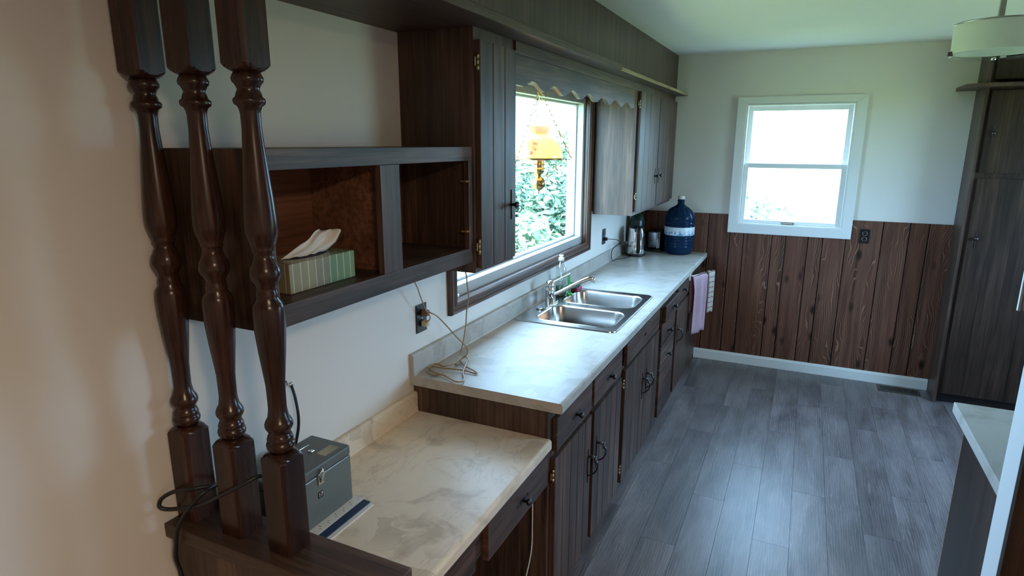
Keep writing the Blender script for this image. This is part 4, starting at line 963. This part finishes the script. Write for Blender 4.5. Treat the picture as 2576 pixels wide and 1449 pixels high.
def text(name, body, size, loc, rot, mat, parent, ext=0.0002):
    cu_ = bpy.data.curves.new(name, 'FONT'); cu_.body = body; cu_.size = size; cu_.extrude = ext; cu_.align_x = 'CENTER'; cu_.align_y = 'CENTER'
    tmp = bpy.data.objects.new(name, cu_); COL.objects.link(tmp)
    dg = bpy.context.evaluated_depsgraph_get(); me = bpy.data.meshes.new_from_object(tmp.evaluated_get(dg)); bpy.data.objects.remove(tmp)
    me.materials.append(M[mat]); o = bpy.data.objects.new(name, me); COL.objects.link(o); o.parent = parent
    o.location = Vector(loc) - ORG[parent.name]; o.rotation_euler = rot; return o
text('number', '17', 0.017, (bx1 + 0.0006, -0.713, 0.843), (PI / 2, 0, PI / 2), 'whiteplastic', st)
# window sill bits
t = T('sill_knob', 'small white plug lying in the left corner of the window sill', 'plug', (0.0, 0.38, 1.117))
MB().lathe([(0.0, 0.010), (0.014, 0.0105), (0.0145, 0.008), (0.022, 0.007)], (-0.012, 0.372, 1.127), 12, 'y').build('body', 'whiteplastic', t)
MB().lathe([(0.0, 0.008), (0.004, 0.011), (0.008, 0.008), (0.014, 0.011), (0.022, 0.006)], (-0.012, 0.352, 1.127), 10, 'y').build('screw_end', 'black', t)
t = tag(MB().tube(smooth_path([(-0.013, 1.765, 1.1185), (-0.011, 1.79, 1.1185), (-0.012, 1.80, 1.126), (-0.012, 1.808, 1.134), (-0.012, 1.818, 1.128), (-0.011, 1.812, 1.1185), (-0.012, 1.842, 1.1185)], 4), 0.0012, 6).build('wire_hook', 'iron', None, org=(-0.012, 1.8, 1.117)), 'tiny dark wire hook lying on the window sill', 'hook')

# ================================================================== HANGING LAMP
lx, ly = 0.14, 0.915
hl = T('hanging_lamp', 'lit milk-glass hanging lamp on brass chains in front of the window', 'lamp', (lx, ly, 1.70))
sh_ = [(1.699, 0.1115), (1.712, 0.1125), (1.735, 0.108), (1.755, 0.0985), (1.772, 0.085), (1.785, 0.070), (1.795, 0.052), (1.800, 0.043), (1.806, 0.0395), (1.812, 0.040), (1.826, 0.046), (1.840, 0.050)]
smb = MB(); seg = 48; vs = []
for z, r in sh_:
    for k in range(seg):
        a = 2 * PI * k / seg; vs.append((lx + r * math.cos(a), ly + r * math.sin(a), z))
for k in range(seg):
    a = 2 * PI * k / seg; s_ = abs(math.sin(a * 6)); vs.append((lx + 0.052 * math.cos(a), ly + 0.052 * math.sin(a), 1.843 + 0.006 * s_))
fs = []
for i in range(len(sh_)):
    for k in range(seg): fs.append((i * seg + k, i * seg + (k + 1) % seg, (i + 1) * seg + (k + 1) % seg, (i + 1) * seg + k))
smb.add(vs, fs, True).build('glass_shade', 'milk', hl)
MB().lathe([(1.692, 0.1145), (1.692, 0.118), (1.701, 0.118), (1.701, 0.1145), (1.692, 0.1145)], (lx, ly, 0), 48, cap=False).build('shade_ring', 'brass', hl)
angs = [math.radians(a) for a in (24, 144, 264)]
camdir = math.atan2(-1.836 - ly, 1.303 - lx)
angs = [camdir + math.radians(a) for a in (78, 198, -42)]
for a in angs:
    ca, sa = math.cos(a), math.sin(a)
    P = lambda r, z: (lx + r * ca, ly + r * sa, z)
    MB().tube(smooth_path([P(0.117, 1.694), P(0.148, 1.694), P(0.156, 1.697), P(0.157, 1.705), P(0.151, 1.709), P(0.146, 1.704)], 4), 0.0016, 6).build('chain_hook', 'brass', hl)
    MB().tube(smooth_path([P(0.112, 1.690), P(0.095, 1.676), P(0.075, 1.645), P(0.058, 1.622), P(0.045, 1.617), P(0.012, 1.617)], 4), 0.0014, 6).build('arm', 'brass', hl)
MB().lathe([(1.655, 0.024), (1.692, 0.025)], (lx, ly, 0), 24, cap=False).build('burner_gallery', 'brass', hl)
for k in range(12):
    a = 2 * PI * k / 12; MB().lathe([(-0.004, 0.004), (0.004, 0.004)], (lx + 0.0245 * math.cos(a), ly + 0.0245 * math.sin(a), 1.672), 8, 'z').build('gallery_bead', 'brass', hl)
MB().lathe([(1.655, 0.026), (1.640, 0.024), (1.628, 0.019), (1.622, 0.010), (1.616, 0.008)][::-1], (lx, ly, 0), 24).build('burner_cup', 'brass', hl)
MB().lathe([(1.546, 0.002), (1.549, 0.010), (1.556, 0.021), (1.566, 0.029), (1.580, 0.0335), (1.594, 0.030), (1.605, 0.021), (1.612, 0.010), (1.617, 0.008)], (lx, ly, 0), 28).build('ball_font', 'brass', hl)
MB().lathe([(1.530, 0.001), (1.534, 0.004), (1.540, 0.003), (1.547, 0.006)], (lx, ly, 0), 12).build('finial', 'brass', hl)
MB().lathe([(1.700, 0.008), (1.715, 0.012), (1.735, 0.018), (1.752, 0.019), (1.765, 0.013), (1.770, 0.001)], (lx, ly, 0), 20).build('bulb', plain('lit_bulb', (1, 0.9, 0.7), 0.4, emit=(1.0, 0.72, 0.38, 1), es=12), hl)
apex = Vector((lx, ly, 2.012))
lk = MB().tube([(0.0075 * math.cos(2 * PI * k / 16), 0, 0.0165 * math.sin(2 * PI * k / 16)) for k in range(16)], 0.0016, 6, closed=True).mesh('chain_link'); lk.materials.append(M['brass'])
for a in angs:
    p0 = Vector((lx + 0.150 * math.cos(a), ly + 0.150 * math.sin(a), 1.706)); d = apex - p0; n = 13
    for k in range(n):
        c = p0 + d * ((k + 0.5) / n); o = inst('chain_link', lk, hl, c)
        qd = d.to_track_quat('Z', 'Y'); o.rotation_mode = 'QUATERNION'
        o.rotation_quaternion = qd @ Matrix.Rotation((PI / 2) * (k % 2) + 0.4, 3, 'Z').to_quaternion()
for k in range(5):
    o = inst('chain_link', lk, hl, (lx, ly, 2.022 + k * 0.0235), (0, 0, PI / 2 * (k % 2)))
MB().lathe([(2.112, 0.006), (2.120, 0.022), (2.1315, 0.028)], (lx, ly, 0), 20).build('ceiling_hook', 'brass', hl)
ld_ = bpy.data.lights.new('lamp_bulb_light', 'POINT'); ld_.energy = 8.0; ld_.color = (1.0, 0.62, 0.28); ld_.shadow_soft_size = 0.022
lo_ = bpy.data.objects.new('lamp_bulb_light', ld_); COL.objects.link(lo_); lo_.parent = hl; lo_.location = (0, 0, 0.035)

# ================================================================== CEILING LIGHT
ux, uy = 1.985, 1.35
cl_ = T('ceiling_light', 'round semi-flush ceiling light with white drum shade in a clear glass dish', 'ceiling light', (ux, uy, 2.10))
MB().lathe([(2.058, 0.001), (2.058, 0.165), (2.061, 0.184), (2.068, 0.189), (2.078, 0.190), (2.078, 0.1875), (2.069, 0.1865), (2.063, 0.182), (2.061, 0.163), (2.061, 0.001)], (ux, uy, 0), 56).build('glass_dish', 'clear', cl_)
MB().lathe([(2.082, 0.180), (2.205, 0.183)], (ux, uy, 0), 56, cap=False).build('drum_shade', 'drum', cl_)
MB().lathe([(2.084, 0.0005), (2.0842, 0.1795)], (ux, uy, 0), 56, cap=False).build('diffuser', 'drum', cl_)
MB().lathe([(2.205, 0.180), (2.205, 0.1845), (2.211, 0.1845), (2.211, 0.180), (2.205, 0.180)], (ux, uy, 0), 56, cap=False).build('top_ring', 'nickel', cl_)
MB().lathe([(2.204, 0.001), (2.204, 0.035), (2.214, 0.035), (2.214, 0.001)], (ux, uy, 0), 24).build('hub', 'nickel', cl_)
for k in range(3):
    a = 0.4 + k * 2 * PI / 3; MB().tube([(ux + 0.03 * math.cos(a), uy + 0.03 * math.sin(a), 2.208), (ux + 0.182 * math.cos(a), uy + 0.182 * math.sin(a), 2.208)], 0.003, 6).build('spoke', 'nickel', cl_)
BX(ux - 0.012, ux + 0.012, uy - 0.012, uy + 0.012, 2.214, 2.412).build('stem', 'nickel', cl_, 0.002)
MB().lathe([(2.412, 0.06), (2.418, 0.065), (2.4365, 0.065)], (ux, uy, 0), 32).build('canopy', 'nickel', cl_)
MB().lathe([(2.046, 0.001), (2.047, 0.009), (2.058, 0.011)], (ux, uy, 0), 16).build('finial', 'chrome', cl_)
for k in range(3):
    a = camdir + k * 2 * PI / 3 + 0.25; BX(-0.012, 0.012, -0.006, 0.006, -0.010, 0.012).build('glass_clip', 'chrome', cl_, 0.002).location = (0.186 * math.cos(a) - 0, 0.186 * math.sin(a), -0.02 + 2.10)
for o in list(cl_.children):
    if o.name.startswith('glass_clip'): o.location = (o.location.x + ux, o.location.y + uy, o.location.z)

cl_.scale = (0.82, 0.82, 0.87); cl_.location = (1.93, 1.35, 2.1438)
# added unseen dome light behind the viewpoint, gives the room its warm fill
rl = T('fill_dome_light', 'added unseen dome light behind the viewpoint for warm fill', 'ceiling light', (2.25, -2.2, 2.38))
MB().lathe([(2.425, 0.20), (2.4365, 0.20)], (2.25, -2.2, 0), 32).build('base', 'white', rl)
MB().lathe([(2.33, 0.001), (2.335, 0.08), (2.36, 0.15), (2.40, 0.185), (2.425, 0.19)], (2.25, -2.2, 0), 40, cap=False).build('glass_dome', 'drum', rl)
rd = bpy.data.lights.new('dome_fill_light', 'AREA'); rd.shape = 'DISK'; rd.size = 0.36; rd.energy = FILL_W; rd.color = (1.0, 0.76, 0.53)
ro = bpy.data.objects.new('dome_fill_light', rd); COL.objects.link(ro); ro.parent = rl; ro.location = (0, 0, -0.056)

# ================================================================== PANTRY, PENINSULA, RIGHT UPPER CABINET
pn = T('pantry_cabinet', 'tall dark wood pantry cabinet against the far wall', 'cabinet', (2.7, 3.06, 0))
PY = 3.072
BX(WX, WX + 0.019, PY, L - 0.0005, 0.0, HC - 0.001).build('side_panel', 'soffit_z', pn)
BX(WX + 0.019, 3.40, L - 0.02, L - 0.001, 0.07, HC - 0.001).build('back_panel', 'oak_z', pn)
BX(WX + 0.019, 3.40, 3.115, 3.13, 0.0, 0.075).build('toe_kick', 'toe', pn)
mb = BX(WX + 0.0195, WX + 0.055, PY, PY + 0.02, 0.075, HC - 0.001); mb.box(2.74, 2.80, PY, PY + 0.02, 0.075, HC - 0.001); mb.box(3.36, 3.40, PY, PY + 0.02, 0.075, HC - 0.001)
for z0, z1 in ((0.075, 0.11), (1.55, 1.59), (2.08, 2.14)): mb.box(WX + 0.055, 2.74, PY, PY + 0.02, z0, z1); mb.box(2.80, 3.36, PY, PY + 0.02, z0, z1)
mb.build('face_frame', 'pantry_z', pn)
def pdoor(x0, x1, z0, z1, kx_=None, kz=None, nb=4):
    d = BX(x0, x1, PY - 0.010, PY - 0.001, z0, z1).build('door', 'pantry_z', pn)
    w = (x1 - x0) / nb
    for i in range(nb): BX(x0 + i * w + 0.0004, x0 + (i + 1) * w - 0.0004, PY - 0.020, PY - 0.0095, z0, z1).build('board', 'pantry_z', d, 0.0008)
    if kx_:
        inst('back_plate', ME_PLV, d, (kx_, PY - 0.020, kz), (0, 0, -PI / 2)); inst('knob', ME_KNOBH, d, (kx_, PY - 0.020, kz + 0.01), (0, 0, -PI / 2))
pdoor(2.290, 2.755, 0.082, 1.555, 2.335, 1.16); pdoor(2.290, 2.755, 1.590, 2.095, 2.328, 1.825); pdoor(2.785, 3.37, 0.082, 1.555); pdoor(2.785, 3.37, 1.590, 2.095)
pdoor(2.290, 2.755, 2.160, 2.425); pdoor(2.785, 3.37, 2.160, 2.425)
bk = T('trim_4', 'dark wood ledge board across the top of the pantry', 'trim board', (2.14, 2.95, 2.112), kind='structure')
MB().prism([(2.142, L - 0.001), (2.142, 3.02), (2.19, 2.955), (3.40, 2.955), (3.40, PY - 0.021), (WX - 0.002, PY - 0.021), (WX - 0.002, L - 0.001)], 'z', 2.112, 2.134).build('board', 'soffit_y', bk)
pe = T('peninsula_cabinet', 'dark wood peninsula base cabinet at the right', 'cabinet', (2.2, 0.25, 0))
BX(1.862, 2.55, 0.004, 0.495, 0.0, 0.8615).build('body', 'oakw_z', pe)
BX(1.853, 1.8615, 0.004, 0.478, 0.0, 0.8615).build('side_panel', 'pantry_z', pe)
BX(1.853, 1.8615, 0.4785, 0.483, 0.0, 0.8615).build('edge_band', 'band', pe)['label'] = 'light orange edge band'
pt = T('peninsula_counter', 'cream marbled laminate top of the peninsula at the right edge', 'countertop', (2.2, 0.3, 0.8625))
BX(1.840, 2.60, 0.003, 0.612, 0.8625, 0.900).build('slab', 'counter', pt, 0.003)
uc = T('wall_cabinet', 'dark wood hanging cabinet above the peninsula at the right edge', 'cabinet', (2.1, 0.2, 1.30))
BX(1.896, 2.60, 0.004, 0.345, 1.302, HC - 0.001).build('body', 'oakw_z', uc, 0.012, seg=3)
BX(1.888, 1.8955, 0.330, 0.342, 1.302, HC - 0.001).build('edge_strip', 'white', uc, 0.001)['label'] = 'thin white edge strip'
# floor register
rg = T('floor_register', 'brown metal floor vent by the baseboard', 'vent', (2.06, 3.205, 0))
mb = MB(); rx0, rx1, ry0, ry1 = 1.93, 2.20, 3.140, 3.272
mb.box(rx0, rx1, ry0, ry0 + 0.022, 0.0003, 0.004); mb.box(rx0, rx1, ry1 - 0.022, ry1, 0.0003, 0.004); mb.box(rx0, rx0 + 0.02, ry0 + 0.022, ry1 - 0.022, 0.0003, 0.004); mb.box(rx1 - 0.02, rx1, ry0 + 0.022, ry1 - 0.022, 0.0003, 0.004)
M['vent'] = plain('brown_vent_enamel', (0.075, 0.058, 0.045), 0.45, metal=0.3)
mb.build('frame', 'vent', rg, 0.001); BX(rx0 + 0.02, rx1 - 0.02, ry0 + 0.022, ry1 - 0.022, 0.0003, 0.0008).build('opening', 'toe', rg)
slm = BX(-0.0025, 0.0025, ry0 + 0.022, ry1 - 0.022, 0.0009, 0.0036); slm = slm.mesh('slat', Vector((0, 0, 0))); slm.materials.append(M['vent'])
for k in range(16): inst('slat', slm, rg, (rx0 + 0.032 + k * 0.01373, 0, 0))
# ================================================================== TOWELS
tr = T('towel_rack', 'small swing-out metal towel rack at the far end of the counter', 'towel rack', (0.6, 2.75, 0.8))
MB().tube([(0.588, 2.755, 0.808), (0.60, 2.765, 0.808), (0.722, 3.05, 0.808)], 0.004, 8).build('arm', 'nickel', tr)
MB().tube([(0.588, 2.775, 0.800), (0.60, 2.79, 0.800), (0.680, 3.09, 0.800)], 0.004, 8).build('arm', 'nickel', tr)
BX(0.5752, 0.592, 2.742, 2.802, 0.775, 0.835).build('bracket', 'whiteplastic', tr, 0.003)
def towel(name, label, p0, p1, zt, front, back, mat, jag=0.0, amp=0.008, seed=1):
    rnd = random.Random(seed); p0, p1 = Vector(p0), Vector(p1); ax = (p1 - p0); n_ = Vector((ax.y, -ax.x, 0)).normalized()   # toward the room / viewer
    nu, nv = 14, 26; vs = []
    tot = front + back
    for i in range(nu + 1):
        u = i / nu; f_ = front * (1 + jag * (rnd.random() - 0.5)); b_ = back * (1 + jag * (rnd.random() - 0.5))
        for j in range(nv + 1):
            s = -b_ + (f_ + b_) * j / nv
            r = 0.010
            if abs(s) < r * PI / 2: a = s / r; off = r * math.sin(a); z = zt + r * math.cos(a)
            else: off = r * (1 if s > 0 else -1); z = zt - (abs(s) - r * PI / 2)
            k = min(1, abs(s) / 0.12)
            wv = amp * k * math.sin(u * 11 + seed) * (1 + 0.4 * math.sin(s * 9))
            sh = 1 - 0.12 * k
            p = p0 + ax * (0.5 + (u - 0.5) * sh) + n_ * (off + wv * (1 if s > 0 else 0.6) + (0.006 * k if s > 0 else -0.006 * k))
            vs.append((p.x, p.y, z + 0.004 * math.sin(u * 8 + seed)))
    fs = [(i * (nv + 1) + j, i * (nv + 1) + j + 1, (i + 1) * (nv + 1) + j + 1, (i + 1) * (nv + 1) + j) for i in range(nu) for j in range(nv)]
    o = MB().add(vs, fs, True).build(name, mat, None, org=(p0.x, p0.y, zt))
    m = o.modifiers.new('s', 'SOLIDIFY'); m.thickness = 0.004; m.offset = 0
    return tag(o, label, 'towel')
towel('hand_towel', 'pink towel hanging from the rack beside the base cabinet', (0.600, 2.768, 0), (0.680, 2.955, 0), 0.802, 0.46, 0.30, 'pink', 0.03, 0.007, 2)
towel('tea_towel', 'checked cream tea towel hanging behind the pink towel', (0.684, 2.965, 0), (0.720, 3.048, 0), 0.806, 0.33, 0.26, 'check', 0.02, 0.004, 5)
# ================================================================== OUTSIDE
ga = T('lawn', 'green lawn outside the windows', 'lawn', (0, 0, -0.6), kind='stuff')
ga2 = MB(); ga2.box(-40, -0.20, -40, 60, -0.75, -0.6); ga2.box(-0.20, 40, L + 0.20, 60, -0.75, -0.6); ga2.box(XR + 0.2, 40, -40, L + 0.2, -0.75, -0.6)
ga2.build('turf', 'grass', ga)
def shrub(label, c, rx, ry, h, n, mat, seed, group='shrubs outside the windows'):
    rnd = random.Random(seed); t = T('garden_shrub', label, 'shrub', c, group)
    c = Vector(c); vs = []; fs = []
    for i in range(n):
        th = rnd.uniform(0, 2 * PI); u = rnd.uniform(-0.9, 1); rr = rnd.uniform(0.55, 1.0)
        lump = 1 + 0.16 * math.sin(3 * th + seed) + 0.12 * math.sin(5 * u + 2 * th)
        p = c + Vector((rx * rr * lump * math.cos(th) * math.sqrt(max(0.05, 1 - u * u)), ry * rr * lump * math.sin(th) * math.sqrt(max(0.05, 1 - u * u)), h * 0.55 + h * 0.45 * u * min(1, rr * lump))); p.z = max(p.z, c.z + 0.14)
        a = Vector((rnd.gauss(0, 1), rnd.gauss(0, 1), rnd.gauss(0, 0.6))).normalized(); b = a.cross(Vector((rnd.gauss(0, 1), rnd.gauss(0, 1), rnd.gauss(0, 1)))).normalized()
        l = rnd.uniform(0.05, 0.11); w = l * 0.38; k = len(vs)
        vs += [p - a * l, p + b * w + Vector((0, 0, 0.01)), p + a * l, p - b * w + Vector((0, 0, 0.01))]; fs += [(k, k + 1, k + 2), (k, k + 2, k + 3)]
    o = MB().add(vs, fs).build('foliage', mat, t); o['kind'] = 'stuff'
    st_ = MB()
    for k in range(5):
        a = k * 1.256; st_.tube([(c.x + 0.05 * math.cos(a), c.y + 0.05 * math.sin(a), c.z + 0.02), (c.x + rx * 0.3 * math.cos(a), c.y + ry * 0.3 * math.sin(a), c.z + h * 0.7)], 0.02, 6)
    st_.build('stem', 'bark', t)
shrub('leafy garden shrub seen low through the middle of the wide window', (-1.9, 6.7, -0.6), 0.7, 0.75, 1.95, 6000, 'leaf', 1)
shrub('tall leafy garden shrub seen at the right of the wide window', (-2.6, 9.6, -0.6), 1.0, 0.9, 2.7, 6000, 'leaf2', 2)
shrub('broad leafy garden shrub seen far behind through the wide window', (-5.4, 9.6, -0.6), 1.1, 1.2, 2.3, 6000, 'leaf', 3)
shrub('dark leafy garden shrub at the near edge of the wide window view', (-5.3, 6.3, -0.6), 0.95, 0.95, 2.15, 5200, 'leaf', 4)
shrub('leafy garden shrub between the others, left of centre in the wide window', (-3.35, 7.7, -0.6), 0.75, 0.8, 2.15, 5200, 'leaf', 11)
shrub('leafy garden shrub at the far left beyond the wide window', (-7.6, 7.6, -0.6), 1.1, 1.1, 2.3, 5200, 'leaf2', 8)
shrub('low leafy garden shrub close below the right side of the wide window', (-1.5, 4.4, -0.6), 0.6, 0.8, 1.55, 4500, 'leaf2', 9)
shrub('leafy garden shrub seen low through the far window, at its left', (0.4, 8.0, -0.6), 1.0, 0.9, 1.8, 4500, 'leaf3', 5)
shrub('leafy garden shrub seen low through the far window, at its right', (2.7, 8.6, -0.6), 1.0, 0.9, 1.95, 4500, 'leaf3', 6)
